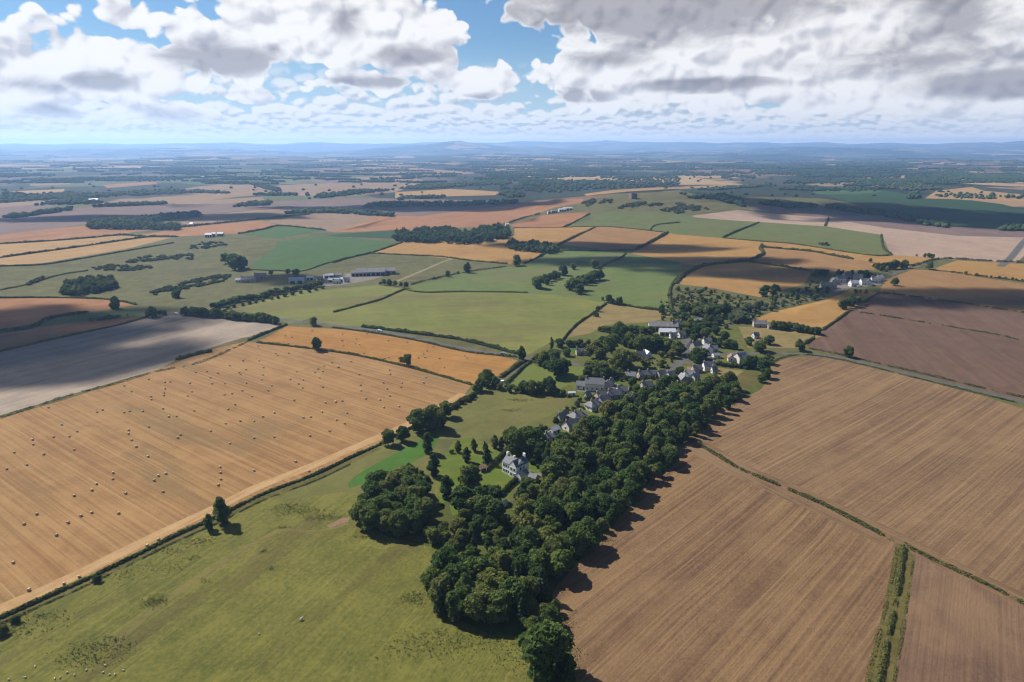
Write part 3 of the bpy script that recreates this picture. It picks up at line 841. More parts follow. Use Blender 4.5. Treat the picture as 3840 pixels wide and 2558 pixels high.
# ------------------------------------------------------------------ foliage
def leaf_mat(name, ramp, trans=0.3):
    """Leaves: colour differs from tree to tree and from bough to bough; some light comes through."""
    m = bpy.data.materials.new(name)
    m.use_nodes = True
    t = m.node_tree
    t.nodes.clear()
    E.tree = t
    oi = t.nodes.new('ShaderNodeObjectInfo')
    tc = t.nodes.new('ShaderNodeTexCoord')
    g = t.nodes.new('ShaderNodeNewGeometry')
    n = enoise(tc.outputs['Object'], 0.45, 3.0, 0.6, dim='3D')
    f = E(oi.outputs['Random']) * 0.75 + (n - 0.5) * 0.7 + (E(g.outputs['Random Per Island']) - 0.5) * 0.5 + 0.12
    r = t.nodes.new('ShaderNodeValToRGB')
    e = r.color_ramp.elements
    while len(e) < len(ramp):
        e.new(0.5)
    for q, (p, c) in zip(e, ramp):
        q.position = p
        q.color = (*c, 1)
    t.links.new(f.s, r.inputs[0])
    d = t.nodes.new('ShaderNodeBsdfDiffuse')
    tr = t.nodes.new('ShaderNodeBsdfTranslucent')
    mx = t.nodes.new('ShaderNodeMixShader')
    mx.inputs[0].default_value = trans
    t.links.new(r.outputs[0], d.inputs[0])
    t.links.new(r.outputs[0], tr.inputs[0])
    t.links.new(d.outputs[0], mx.inputs[1])
    t.links.new(tr.outputs[0], mx.inputs[2])
    o = t.nodes.new('ShaderNodeOutputMaterial')
    t.links.new(mx.outputs[0], o.inputs[0])
    return m


M['leaf'] = leaf_mat('broad_leaves', [(0.0, (.034, .066, .026)), (0.3, (.062, .104, .032)), (0.55, (.098, .140, .038)), (0.8, (.132, .160, .046)), (1.0, (.155, .155, .055))], .45)
M['leaf_olive'] = leaf_mat('olive_leaves', [(0.0, (.090, .128, .034)), (0.5, (.140, .165, .044)), (1.0, (.190, .175, .058))], .45)
M['leaf_pale'] = leaf_mat('willow_leaves', [(0.0, (.105, .140, .075)), (0.5, (.130, .160, .085)), (1.0, (.16, .175, .095))], .45)
M['needles'] = leaf_mat('needles', [(0.0, (.026, .048, .024)), (0.5, (.040, .066, .030)), (1.0, (.062, .085, .038))], 0.15)
M['hedge_leaf'] = leaf_mat('hedge_leaves', [(0.0, (.050, .074, .026)), (0.5, (.082, .104, .034)), (1.0, (.130, .130, .050))], .35)
M['far_leaf'] = leaf_mat('far_leaves', [(0.0, (.030, .052, .026)), (0.5, (.048, .074, .032)), (1.0, (.078, .094, .038))], 0.2)
M['gorse'] = leaf_mat('gorse_sprigs', [(0.0, (.036, .050, .022)), (0.5, (.054, .068, .028)), (1.0, (.084, .086, .038))], 0.15)
M['tussock'] = leaf_mat('tussock_blades', [(0.0, (.080, .095, .030)), (0.5, (.12, .125, .042)), (1.0, (.18, .155, .065))], 0.35)
M['bark'] = plain_mat('bark', (.09, .07, .05), (.05, .04, .03), 0.6)


def leaf_quads(P, Nn, size, rng, tilt=0.9):
    """Leaf clumps: one quad at each point P, facing roughly along Nn."""
    n = len(P)
    nn = Nn + rng.normal(size=(n, 3)) * tilt
    nn /= np.linalg.norm(nn, axis=1)[:, None] + 1e-9
    a = np.cross(nn, rng.normal(size=(n, 3)))
    a /= np.linalg.norm(a, axis=1)[:, None] + 1e-9
    b = np.cross(nn, a)
    s = (size * rng.uniform(0.6, 1.35, n))[:, None] / 2
    r = rng.uniform(0.6, 1.0, n)[:, None]
    return np.stack([P - a * s - b * s * r, P + a * s * 0.8 - b * s * r * 1.1, P + a * s + b * s * r, P - a * s * 0.9 + b * s * r], 1)


def sphere_points(n, rng):
    v = rng.normal(size=(n, 3))
    return v / np.linalg.norm(v, axis=1)[:, None]


_b = bmesh.new()
bmesh.ops.create_icosphere(_b, subdivisions=1, radius=1.0)
ICO_V = np.array([v.co[:] for v in _b.verts])
ICO_F = np.array([[v.index for v in f.verts] for f in _b.faces])
_b.free()
_b = bmesh.new()
bmesh.ops.create_icosphere(_b, subdivisions=2, radius=1.0)
ICO2_V = np.array([v.co[:] for v in _b.verts])
ICO2_F = np.array([[v.index for v in f.verts] for f in _b.faces])
_b.free()


def ico_tris_as_quads(V):
    f = V[ICO_F]
    return np.concatenate([f, f[:, 2:3]], 1)


def merge_mesh(name, quads, tris_v, tris_f, mat):
    """Leaf quads plus solid light-blocking cores as one mesh datablock."""
    nq = len(quads)
    V = np.concatenate([np.asarray(quads).reshape(-1, 3), tris_v]) if nq else tris_v
    nt = len(tris_f)
    me = bpy.data.meshes.new(name)
    me.vertices.add(len(V))
    me.vertices.foreach_set('co', np.ascontiguousarray(V, dtype=np.float32).ravel())
    idx = np.concatenate([np.arange(nq * 4), (tris_f + nq * 4).ravel()]).astype(np.int32)
    me.loops.add(len(idx))
    me.loops.foreach_set('vertex_index', idx)
    me.polygons.add(nq + nt)
    st = np.concatenate([np.arange(nq) * 4, nq * 4 + np.arange(nt) * 3]).astype(np.int32)
    me.polygons.foreach_set('loop_start', st)
    me.materials.append(mat)
    me.update(calc_edges=True)
    return me


def crown_mesh(name, seed, R, H, base, n_lobes, n_leaf, leaf, mat, shape='round', core=0.72):
    """A crown of lobed boughs; R half width, H height, base height of its underside."""
    rng = np.random.default_rng(seed)
    lobes = []
    if shape == 'round':
        for k in range(n_lobes):
            d = sphere_points(1, rng)[0]
            d[2] = d[2] * 0.9 + 0.12
            q = rng.uniform(0.45, 0.72)
            c = np.array([d[0] * R * q, d[1] * R * q, base + H * 0.42 + d[2] * H * 0.44])
            lobes.append((c, R * rng.uniform(0.24, 0.42), H * rng.uniform(0.13, 0.21)))
        lobes.append((np.array([rng.normal() * .1 * R, rng.normal() * .1 * R, base + H * 0.5]), R * 0.55, H * 0.40))
    elif shape == 'tall':
        for k in range(n_lobes):
            f = (k + .5) / n_lobes
            rr = R * (0.35 + 0.75 * math.sin(math.pi * min(f * 0.85 + 0.12, 1)))
            a = rng.uniform(0, 6.28)
            lobes.append((np.array([math.cos(a) * rr * .35, math.sin(a) * rr * .35, base + H * f]), rr * .62, H / n_lobes * 1.1))
    else:                                                  # conifer
        for k in range(n_lobes):
            f = (k + .3) / n_lobes
            rr = R * (1 - f) + 0.25
            for q in range(3):
                a = rng.uniform(0, 6.28)
                lobes.append((np.array([math.cos(a) * rr * .4, math.sin(a) * rr * .4, base + H * f]), rr * .62, H / n_lobes * .8))
    area = np.array([l[1] * (l[1] + l[2]) for l in lobes])
    cnt = np.maximum((n_leaf * area / area.sum()).astype(int), 4)
    P, Nn, tv, tf = [], [], [], []
    k0 = 0
    for (c, rx, rz), n in zip(lobes, cnt):
        s = sphere_points(n, rng)
        s[:, 2] = np.where(s[:, 2] < -0.35, -s[:, 2], s[:, 2])
        rad = rng.uniform(0.82, 1.12, n)[:, None]
        P.append(c + s * rad * np.array([rx, rx, rz]))
        Nn.append(s)
        j = 1 + rng.normal(size=(len(ICO_V), 1)) * 0.12
        tv.append(c + ICO_V * j * core * np.array([rx, rx, rz]))  # solid core added inside each lobe to block light
        tf.append(ICO_F + k0)
        k0 += len(ICO_V)
    return merge_mesh(name, leaf_quads(np.concatenate(P), np.concatenate(Nn), leaf, rng), np.concatenate(tv), np.concatenate(tf), mat)


def tube(path, radii, sides=7):
    V, F = [], []
    for i, (p, r) in enumerate(zip(path, radii)):
        d = Vector(path[min(i + 1, len(path) - 1)]) - Vector(path[max(i - 1, 0)])
        q = d.to_track_quat('Z', 'Y')
        for k in range(sides):
            a = 2 * math.pi * k / sides
            V.append(tuple(Vector(p) + q @ Vector((math.cos(a) * r, math.sin(a) * r, 0))))
    for i in range(len(path) - 1):
        for k in range(sides):
            a, b = i * sides + k, i * sides + (k + 1) % sides
            F.append((a, b, b + sides, a + sides))
    return V, F


def trunk_mesh(name, seed, h, r, limbs=5, spread=2.4):
    rng = random.Random(seed)
    V, F = tube([(0, 0, -0.4), (0, 0, 0.3), (rng.uniform(-.15, .15), rng.uniform(-.15, .15), h * .5), (rng.uniform(-.3, .3), rng.uniform(-.3, .3), h)], [r * 1.6, r * 1.15, r * .9, r * .35])
    for k in range(limbs):
        a = 6.28 * k / limbs + rng.uniform(-.4, .4)
        z0 = h * rng.uniform(.3, .6)
        v, f = tube([(0, 0, z0), (math.cos(a) * spread * .5, math.sin(a) * spread * .5, z0 + h * .2), (math.cos(a) * spread, math.sin(a) * spread, z0 + h * rng.uniform(.3, .5))], [r * .55, r * .4, r * .15], 5)
        n = len(V)
        V += v
        F += [tuple(i + n for i in q) for q in f]
    me = bpy.data.meshes.new(name)
    me.from_pydata(V, [], F)
    me.materials.append(M['bark'])
    me.update()
    return me


# prototypes are about 10 m tall; each placed tree is a scaled, turned copy sharing their meshes
PROTO = {'oak': [], 'olive': [], 'tall': [], 'pine': [], 'willow': [], 'bush': [], 'mid': [], 'midpine': [], 'midbush': []}
for i in range(8):
    PROTO['oak'].append((crown_mesh('crown', 100 + i, 4.8, 9.0, .5, 19, 2800, .72, M['leaf']), trunk_mesh('trunk', i, 7.0, .32)))
for i in range(4):
    PROTO['olive'].append((crown_mesh('crown', 140 + i, 4.6, 8.8, .6, 19, 2600, .70, M['leaf_olive']), trunk_mesh('trunk', 20 + i, 7.0, .30)))
for i in range(3):
    PROTO['tall'].append((crown_mesh('crown', 160 + i, 2.9, 9.4, .5, 10, 1900, .62, M['leaf'], 'tall'), trunk_mesh('trunk', 40 + i, 7.5, .26, 4, 1.2)))
for i in range(3):
    PROTO['pine'].append((crown_mesh('crown', 180 + i, 2.7, 8.8, 1.0, 9, 2000, .5, M['needles'], 'conifer'), trunk_mesh('trunk', 50 + i, 9.0, .24, 3, .8)))
for i in range(2):
    PROTO['willow'].append((crown_mesh('crown', 200 + i, 5.2, 8.8, .4, 17, 2600, .7, M['leaf_pale']), trunk_mesh('trunk', 60 + i, 6.0, .34)))
for i in range(4):
    PROTO['bush'].append((crown_mesh('crown', 220 + i, 5.6, 8.6, -0.6, 11, 1700, .9, M['hedge_leaf']), trunk_mesh('trunk', 70 + i, 5.0, .25, 4, 1.6)))
for i in range(6):
    PROTO['mid'].append((crown_mesh('crown', 240 + i, 5.0, 9.3, .3, 14, 620, 1.3, M['leaf']), trunk_mesh('trunk', 80 + i, 6.5, .34, 3)))
for i in range(3):
    PROTO['midbush'].append((crown_mesh('crown', 260 + i, 5.6, 8.6, -0.6, 9, 420, 1.6, M['hedge_leaf']), trunk_mesh('trunk', 90 + i, 5.0, .25, 3, 1.6)))


def px_scale(p):
    """Photograph pixels per metre of height at a ground point."""
    d = p - Vector((0, 0, CAM_H))
    depth = d.y * math.cos(PITCH) - d.z * math.sin(PITCH)
    elev = math.atan2(-d.z, math.hypot(d.x, d.y))
    return FOC / depth * math.cos(elev), depth


N_TREE = 0


def plant(name, p, h, kind, label, group=None, category='tree', width=1.0, parts=True):
    global N_TREE
    N_TREE += 1
    crown, trunk = RNG.choice(PROTO[kind])
    s = h / 10.0
    rot = RNG.uniform(0, 6.28)
    sc = (s * width * RNG.uniform(.92, 1.08), s * width * RNG.uniform(.92, 1.08), s)
    if parts:
        root = new_obj(name, None, loc=(p[0], p[1], p[2] - 0.05))
        root.empty_display_size = 1.0
        root.rotation_euler = (0, 0, rot)
        root.scale = sc
        new_obj('trunk', trunk, root)
        new_obj('crown', crown, root)
    else:
        root = new_obj(name, crown, loc=(p[0], p[1], p[2] - 0.05))
        root.rotation_euler = (0, 0, rot)
        root.scale = sc
    tag(root, label, category, group)
    return root


ORD = ('first second third fourth fifth sixth seventh eighth ninth tenth eleventh twelfth thirteenth fourteenth fifteenth sixteenth seventeenth eighteenth nineteenth twentieth '
       'twenty-first twenty-second twenty-third twenty-fourth').split()


def trees(items, kind, name, label, group=None, category='tree', width=1.0, parts=True):
    """items: (pixel x, pixel y of the foot, height in pixels)."""
    items = sorted(items)
    P = at_many([(a, b) for a, b, _h in items])
    base = label
    for k, (q, (a, b, hp)) in enumerate(zip(P, items)):
        v = Vector(q)
        n = len(items)
        if n == 2:
            label = base + (', left one of two', ', right one of two')[k]
        elif 2 < n <= len(ORD):
            label = base + ', ' + ('leftmost' if k == 0 else 'rightmost' if k == n - 1 else ORD[k] + ' from left')
        plant(name, v, max(hp / px_scale(v)[0], 1.0), kind, label, group, category, width * (1.22 if name == 'village_tree' and kind != 'tall' else 1.0), parts)


def H3(c, s, *t):
    """Window readings (x, y, height) -> photograph pixels."""
    return [(*c((x, y))[0], h / s) for x, y, h in t]


def in_poly(P, q):
    P = np.asarray(P)
    c = False
    j = len(P) - 1
    for i in range(len(P)):
        if (P[i][1] > q[1]) != (P[j][1] > q[1]) and q[0] < (P[j][0] - P[i][0]) * (q[1] - P[i][1]) / (P[j][1] - P[i][1]) + P[i][0]:
            c = not c
        j = i
    return c


def canopy(px_poly, level, gap, n_max, seed):
    """Feet of trees whose crowns, `level` metres up, fill an outline seen in the photograph."""
    W = at_many(px_poly, level)[:, :2]
    rng = random.Random(seed)
    lo, hi = W.min(0), W.max(0)
    out = []
    for _ in range(n_max * 60):
        q = (rng.uniform(lo[0], hi[0]), rng.uniform(lo[1], hi[1]))
        if all((q[0] - o[0]) ** 2 + (q[1] - o[1]) ** 2 > gap * gap for o in out) and in_poly(W, q):
            out.append(q)
            if len(out) >= n_max:
                break
    return [Vector((x, y, ground(x, y))) for x, y in out]


# the wood
WOOD = cH((560, 1120), (540, 1010), (610, 890), (650, 800), (700, 720), (670, 650), (720, 570), (830, 530), (920, 570), (990, 590), (1060, 500), (1150, 500), (1170, 400), (1160, 330), (1200, 260), (1240, 225)) \
    + cJ((330, 1270), (480, 1190), (600, 1080), (720, 990), (850, 900), (960, 840), (1100, 810), (1250, 790), (1420, 800), (1600, 740), (1750, 715), (1890, 700), (1980, 770), (1990, 840), (1880, 950), (1730, 1070), (1580, 1190), (1460, 1290), (1360, 1440), (1290, 1540)) \
    + cH((1710, 430), (1630, 550), (1550, 630), (1430, 750), (1310, 850), (1190, 990), (1160, 1050), (1100, 1160), (900, 1190), (700, 1150))
for p in canopy(WOOD, 5.5, 5.7, 225, 3):
    k = RNG.random()
    kind = 'oak' if k < .72 else 'olive' if k < .88 else 'tall' if k < .94 else 'willow' if k < .97 else 'pine'
    look = {'oak': 'dark green broadleaf tree', 'olive': 'yellowish olive tree', 'tall': 'narrow dark tree', 'willow': 'pale grey green tree', 'pine': 'pointed conifer'}[kind]
    far = (p.y - 190) / 150
    where = 'at the near end' if far < .22 else 'beside the white house' if far < .5 else 'below the grey terrace' if far < .8 else 'at the village end'
    plant('broadleaf_tree', p, RNG.uniform(6.0, 13.0), kind, f'{look} {where} of the long dense wood', f'{look}s {where} of the wood', width=RNG.uniform(.8, 1.2))
GROVE = cH((130, 640), (150, 570), (240, 470), (330, 420), (430, 410), (480, 480), (520, 590), (480, 660), (400, 700), (290, 700), (180, 670))
for p in canopy(GROVE, 5.0, 5.6, 40, 4):
    plant('broadleaf_tree', p, RNG.uniform(8.5, 12.5), 'oak', 'dark round tree in the separate grove left of the white house', 'trees of the left grove')
for p in canopy(cH((480, 730), (600, 700), (680, 740), (640, 780), (560, 770)), 3.0, 4.6, 12, 5):
    plant('broadleaf_tree', p, RNG.uniform(5, 8), 'olive', 'olive tree on the edge between grove and wood', 'trees between grove and wood')
trees(H3(cH, 1.4823, (1180, 1540, 250), (1290, 1520, 90), (1210, 1265, 105), (1110, 1300, 80), (1090, 1200, 90), (1290, 1590, 60), (1230, 1190, 70), (1170, 1220, 75), (1250, 1330, 60), (1060, 1270, 55)), 'oak', 'broadleaf_tree', 'leafy tree trailing below the foot of the wood', 'trees at the tip of the wood')
trees(H3(cK, 4.48, (75, 440, 190), (345, 410, 200), (230, 590, 240), (690, 365, 210), (800, 380, 190), (-420, 440, 330), (-100, 1200, 360), (-330, 820, 330), (-610, 770, 90)), 'tall', 'garden_tree', 'slim young tree on the lawn of the white house', 'young trees on the lawn')
trees(H3(cK, 4.48, (560, 620, 330), (530, 400, 160)), 'pine', 'conifer', 'dark pointed conifer beside the white house', 'conifers by the white house')
trees(H3(cK, 4.48, (300, 1130, 480)), 'olive', 'garden_tree', 'broad olive green tree below the lawn left of the white house')
trees(H3(cK, 4.48, (1660, 1000, 420)), 'olive', 'garden_tree', 'broad yellowish tree right of the white house')
trees(H3(cK, 4.48, (980, 330, 320), (1080, 480, 420), (1250, 420, 430), (1380, 480, 430), (1000, 470, 160), (1450, 560, 300)), 'oak', 'broadleaf_tree', 'tall dark tree behind the white house', 'dark trees behind the white house')
trees(H3(cK, 4.48, (1240, 1120, 260), (700, 1250, 260), (560, 1180, 220), (440, 1330, 300)), 'oak', 'broadleaf_tree', 'tree hiding the drive below the white house', 'trees below the white house')
trees(H3(cK, 4.48, (1340, 630, 110), (1420, 690, 70), (1180, 570, 40)), 'bush', 'garden_bush', 'clipped green bush behind the white house', 'bushes behind the white house', 'bush')
trees(H3(cH, 1.4823, (570, 362, 30), (490, 412, 28), (522, 455, 40), (660, 295, 25), (610, 470, 30)), 'bush', 'garden_bush', 'small dark bush on the upper lawn edge', 'bushes on the lawn edge', 'bush')
# hedgerow and field trees near the baled field
trees(H3(cG, 1.5554, (1300, 645, 150)), 'tall', 'hedgerow_tree', 'tall ivy clad tree leaning over the lower hedge of the baled field', width=.95)
trees(H3(cG, 1.5554, (1218, 680, 85)), 'tall', 'hedgerow_tree', 'thin bare lower tree beside the ivy clad tree')
trees(H3(cG, 1.5554, (570, 980, 45)), 'bush', 'hedgerow_bush', 'single dark bush in the lower hedge near the picture left', category='bush')
trees(H3(cG, 1.5554, (15, 1290, 60), (95, 1215, 45)), 'bush', 'hedgerow_bush', 'dark bush at the left end of the lower hedge', 'bushes at the left end of the lower hedge', 'bush')
trees(H3(cH, 1.4823, (305, 250, 90)), 'oak', 'hedgerow_tree', 'round tree left of the pair on the strip hedge', width=.9)
trees(H3(cH, 1.4823, (385, 232, 85)), 'oak', 'hedgerow_tree', 'round tree at the upper end of the vivid green strip', width=.9)
trees(H3(cH, 1.4823, (480, 175, 120), (560, 165, 135), (625, 95, 90), (520, 160, 70), (590, 150, 80)), 'oak', 'hedgerow_tree', 'tree of the clump on the strip hedge above the vivid green strip', 'clump on the strip hedge')
trees(H3(cE, 1.8108, (1040, 900, 110), (1000, 935, 90), (1100, 915, 80), (970, 945, 60), (1130, 930, 50)), 'oak', 'hedgerow_tree', 'tree of the clump at the corner of the baled field', 'clump at the field corner')
trees(H3(cE, 1.8108, (1290, 945, 80), (1340, 955, 95), (1400, 950, 80), (1465, 950, 110), (1200, 945, 50), (1250, 945, 45), (1520, 960, 45), (1560, 965, 40)), 'oak', 'hedgerow_tree', 'tree in the hedge below the bright paddock', 'trees below the paddock')
trees(H3(cD, 1.8108, (2150, 660, 90)), 'oak', 'hedgerow_tree', 'lone tree on the hedge between the two baled fields, upper one', width=.8)
trees(H3(cE, 1.8108, (505, 765, 85)), 'oak', 'hedgerow_tree', 'lone dark tree on the hedge between the two baled fields', width=.8)
trees(H3(cE, 1.8108, (462, 735, 38)), 'bush', 'hedgerow_bush', 'small round tree touching the lone dark tree', category='bush')
trees(H3(cD, 1.8108, (2132, 490, 60)), 'mid', 'roadside_tree', 'single round tree beside the country road')
trees(H3(cD, 1.8108, (785, 378, 85)), 'mid', 'field_tree', 'single tree at the edge of the shaded left field')
trees(H3(cD, 1.8108, (1040, 435, 75), (1010, 435, 50), (1090, 425, 40), (1120, 420, 35)), 'mid', 'roadside_tree', 'tree of the dark clump where the road leaves the pale field', 'clump where the road bends')
trees(H3(cD, 1.8108, (1205, 305, 62), (1180, 300, 40)), 'mid', 'field_tree', 'dark tree standing in the gorse pasture', 'pair of trees in the gorse pasture')
trees(H3(cD, 1.8108, (1600, 112, 110), (1640, 108, 90), (1580, 80, 80), (1530, 70, 70), (1660, 100, 50)), 'mid', 'field_tree', 'tall tree of the clump above the gorse pasture', 'clump above the gorse pasture')
trees(H3(cD, 1.8108, (1840, 150, 35), (1955, 140, 35), (2020, 150, 45), (2000, 145, 35)), 'mid', 'farm_tree', 'small tree between the farm cottages and the barns', 'trees by the farm')
trees(H3(cE, 1.8108, (1245, 85, 75)), 'mid', 'field_tree', 'single tree at the tip of the yellow stubble field')
trees(H3(cE, 1.8108, (910, 132, 68)), 'tall', 'field_tree', 'slim single tree on the pasture hedge', width=1.3)
trees(H3(cE, 1.8108, (778, 160, 42)), 'mid', 'field_tree', 'smaller tree left of the slim single tree')
trees(H3(cE, 1.8108, (685, 180, 28), (715, 172, 22), (850, 140, 22), (1410, 22, 22), (1340, 50, 18), (1290, 70, 20)), 'midbush', 'hedgerow_bush', 'small bush on a pasture hedge', 'bushes on the pasture hedges', 'bush')
trees(H3(cE, 1.8108, (345, 215, 40), (380, 218, 45), (420, 222, 36), (460, 228, 32), (495, 235, 40), (320, 215, 22)), 'mid', 'field_tree', 'tree of the dark copse below the barns', 'copse below the barns')
trees(H3(cE, 1.8108, (1390, 240, 90), (1375, 230, 70), (1430, 200, 60), (1470, 190, 55), (1500, 178, 60), (1530, 168, 45), (1560, 150, 75), (1450, 215, 50)), 'mid', 'shelter_tree', 'tree of the left hand row of the double shelter belt', 'left row of the shelter belt')
trees(H3(cE, 1.8108, (1600, 250, 70), (1640, 255, 80), (1680, 250, 85), (1670, 275, 70), (1720, 215, 70), (1740, 200, 65), (1760, 190, 70), (1780, 185, 70), (1810, 180, 70), (1700, 200, 60), (1620, 225, 60), (1660, 200, 50)), 'mid', 'shelter_tree', 'tree of the denser right hand row of the shelter belt', 'right row of the shelter belt')
trees(H3(cE, 1.8108, (1775, 100, 65), (1630, 110, 45)), 'mid', 'shelter_tree', 'single tree above the double shelter belt', 'single trees above the shelter belt')
trees(H3(cE, 1.8108, (1870, 335, 55), (1895, 345, 40), (1945, 350, 55), (1920, 350, 35), (1830, 320, 25)), 'mid', 'field_tree', 'tree of the clump above the dry paddock', 'clump above the dry paddock')
trees(H3(cE, 1.8108, (1797, 395, 38), (1770, 425, 35), (1790, 430, 30)), 'mid', 'field_tree', 'round tree where the brown wall bends', 'trees at the brown wall')
trees(H3(cF, 1.8108, (1160, 705, 80)), 'oak', 'roadside_tree', 'single dark tree beside the road and the plough')
trees(H3(cF, 1.8108, (830, 660, 80)), 'oak', 'roadside_tree', 'round green tree at the end of the dry field by the road')
trees(H3(cF, 1.8108, (1120, 380, 70), (1180, 360, 80), (1220, 350, 65), (1260, 345, 50), (1150, 370, 60), (1200, 330, 50)), 'mid', 'field_tree', 'broad tree of the clump at the tip of the swirling gold field', 'clump at the gold field')
trees(H3(cF, 1.8108, (1210, 270, 28), (1240, 268, 22), (1280, 275, 28)), 'mid', 'field_tree', 'small round tree of three in a row above the gold field', 'three small trees')
trees(H3(cF, 1.8108, (590, 290, 75), (660, 285, 75)), 'mid', 'field_tree', 'open crowned tree of the pair before the golden field', 'pair before the golden field')
trees(H3(cF, 1.8108, (1475, 218, 52)), 'mid', 'field_tree', 'dark round tree at the edge of the hamlet')
trees(H3(cF, 1.8108, (1715, 110, 55)), 'mid', 'roadside_tree', 'round tree where the hamlet lane meets the yellow field')
trees(H3(cF, 1.8108, (1310, 62, 30)), 'mid', 'field_tree', 'single small tree at the tip of the straw strip')
trees(H3(cF, 1.8108, (1400, 110, 50), (1360, 108, 45), (1440, 108, 55), (1480, 105, 65), (1520, 100, 45), (1545, 98, 55), (1340, 100, 35), (1420, 125, 35), (1385, 120, 35)), 'mid', 'hamlet_tree', 'dark tree of the copse behind the hamlet', 'copse behind the hamlet')
trees(H3(cF, 1.8108, (945, 150, 45), (980, 155, 50), (1010, 150, 40), (1090, 150, 42), (1120, 150, 35), (1185, 145, 32), (1240, 165, 50), (1280, 170, 55), (1300, 165, 40), (925, 160, 30), (1160, 148, 26)), 'mid', 'hamlet_tree', 'dark tree of the row above the hamlet roofs', 'trees above the hamlet')
trees(H3(cF, 1.8108, (1960, 142, 26), (2032, 152, 22), (2068, 158, 14), (2100, 162, 16), (2130, 166, 20), (2185, 172, 22), (2225, 175, 20), (2275, 180, 22), (2300, 184, 18), (2340, 188, 18)), 'midbush', 'hedgerow_bush', 'round bush in the row along the right hedge', 'bushes along the right hedge', 'bush')
trees(H3(cC, 1.8108, (1680, 840, 26), (1710, 845, 34), (1735, 848, 30), (1625, 836, 16)), 'mid', 'field_tree', 'tree of the small clump on the pink field edge', 'clump on the pink field edge')
trees(H3(cC, 1.8108, (985, 760, 26), (1010, 760, 26), (965, 755, 16), (1025, 765, 20)), 'midbush', 'field_bush', 'dark bush of the clump inside the sage field', 'bushes inside the sage field', 'bush')
# shelter belts beside the country road
belt = []
for k in range(34):
    f = k / 33
    belt.append((1255 + 630 * f + RNG.uniform(-8, 8), 420 + 58 * f + RNG.uniform(-12, 2), RNG.uniform(42, 62)))
trees(H3(cD, 1.8108, *belt), 'mid', 'shelter_tree', 'tree of the thick belt between road and pale field', 'thick roadside belt', width=1.1)
belt = []
for k in range(30):
    f = k / 29
    x = 1450 + 730 * f
    belt.append((x + RNG.uniform(-8, 8), 365 - 150 * f + RNG.uniform(-2, 10), RNG.uniform(30, 44)))
    if k % 2 == 0:
        belt.append((x + 40 + RNG.uniform(-8, 8), 388 - 150 * f + RNG.uniform(-4, 4), RNG.uniform(18, 28)))
trees(H3(cD, 1.8108, *belt), 'mid', 'lane_tree', 'tree of the dark double row along the farm lane', 'double row along the farm lane', width=1.5)
trees(H3(cF, 1.8108, *[(660 + 300 * k / 14 + RNG.uniform(-8, 8), 510 + 40 * k / 14 + RNG.uniform(-6, 6), RNG.uniform(38, 62)) for k in range(15)]), 'oak', 'garden_tree', 'tree of the thick hedge row right of the stone bungalow', 'thick row by the bungalow')
# scrub between village and hamlet
scrub = []
for p in canopy(cF((-120, 330), (0, 225), (250, 250), (560, 310), (700, 270), (860, 230), (930, 170), (1040, 240), (1000, 290), (640, 380), (480, 450), (330, 500), (100, 480), (-120, 450)), 2.0, 8.0, 125, 8):
    k = RNG.random()
    kind = 'willow' if k < .22 else 'midbush' if k < .55 else 'mid'
    look = {'willow': 'pale willow', 'midbush': 'low green bush', 'mid': 'small dark tree'}[kind]
    where = 'under the golden field' if p.y / max(p.x, 1) > 3.6 else 'behind the village' if p.y < 560 else 'near the hamlet'
    plant('scrub_tree', p, RNG.uniform(2.5, 6.5), kind, f'{look} in the scrubland {where}', f'{look}s in the scrubland {where}')
trees(H3(cF, 1.8108, (440, 440, 80), (400, 430, 60), (480, 400, 70), (540, 380, 60), (420, 470, 70), (360, 440, 40), (600, 370, 40)), 'willow', 'willow', 'pale grey green willow above the village', 'pale willows')
# village trees
trees(H3(cJ, 2.6133, (180, 420, 115)), 'tall', 'village_tree', 'thin upright poplar at the village edge', width=.7)
trees(H3(cJ, 2.6133, (240, 680, 195)), 'oak', 'village_tree', 'large round tree standing in the bright paddock', width=1.1)
trees(H3(cJ, 2.6133, (620, 510, 185)), 'oak', 'village_tree', 'largest dark round tree in the village gardens', width=1.0)
trees(H3(cJ, 2.6133, (480, 740, 75)), 'olive', 'village_tree', 'reddish brown tree beside the pale steading')
trees(H3(cJ, 2.6133, (2210, 440, 125)), 'oak', 'village_tree', 'very round green tree behind the modern house', width=1.15)
trees(H3(cJ, 2.6133, (260, 400, 90), (345, 390, 70), (400, 390, 60), (450, 390, 75), (530, 388, 70), (90, 570, 135), (210, 525, 110), (330, 485, 75), (160, 480, 60), (490, 400, 50), (20, 545, 60), (120, 600, 70)), 'oak', 'village_tree', 'garden tree at the left end of the village', 'trees at the left end of the village')
trees(H3(cJ, 2.6133, (750, 435, 180), (830, 255, 110), (690, 245, 60), (800, 345, 120), (880, 275, 95), (960, 255, 75), (1020, 265, 85), (1080, 275, 85), (1150, 275, 85), (900, 385, 95), (960, 405, 85), (650, 240, 45), (850, 330, 80), (930, 330, 80), (740, 250, 60), (1010, 340, 70), (680, 380, 90)), 'oak', 'village_tree', 'tree in the belt behind the village gardens', 'tree belt behind the gardens')
trees(H3(cJ, 2.6133, (1060, 425, 155), (1120, 430, 155), (1180, 420, 150), (1230, 405, 120), (1310, 435, 125), (1420, 470, 135), (1370, 430, 100), (1090, 400, 130), (1260, 430, 90)), 'oak', 'village_tree', 'tall tree of the row in the middle of the village', 'tall row in the village middle')
trees(H3(cJ, 2.6133, (820, 590, 180), (920, 600, 190), (1100, 595, 90), (1260, 590, 80), (1360, 500, 90), (1250, 490, 60), (870, 560, 120)), 'olive', 'village_tree', 'sunlit tree on the garden bank in mid village', 'trees on the garden bank')
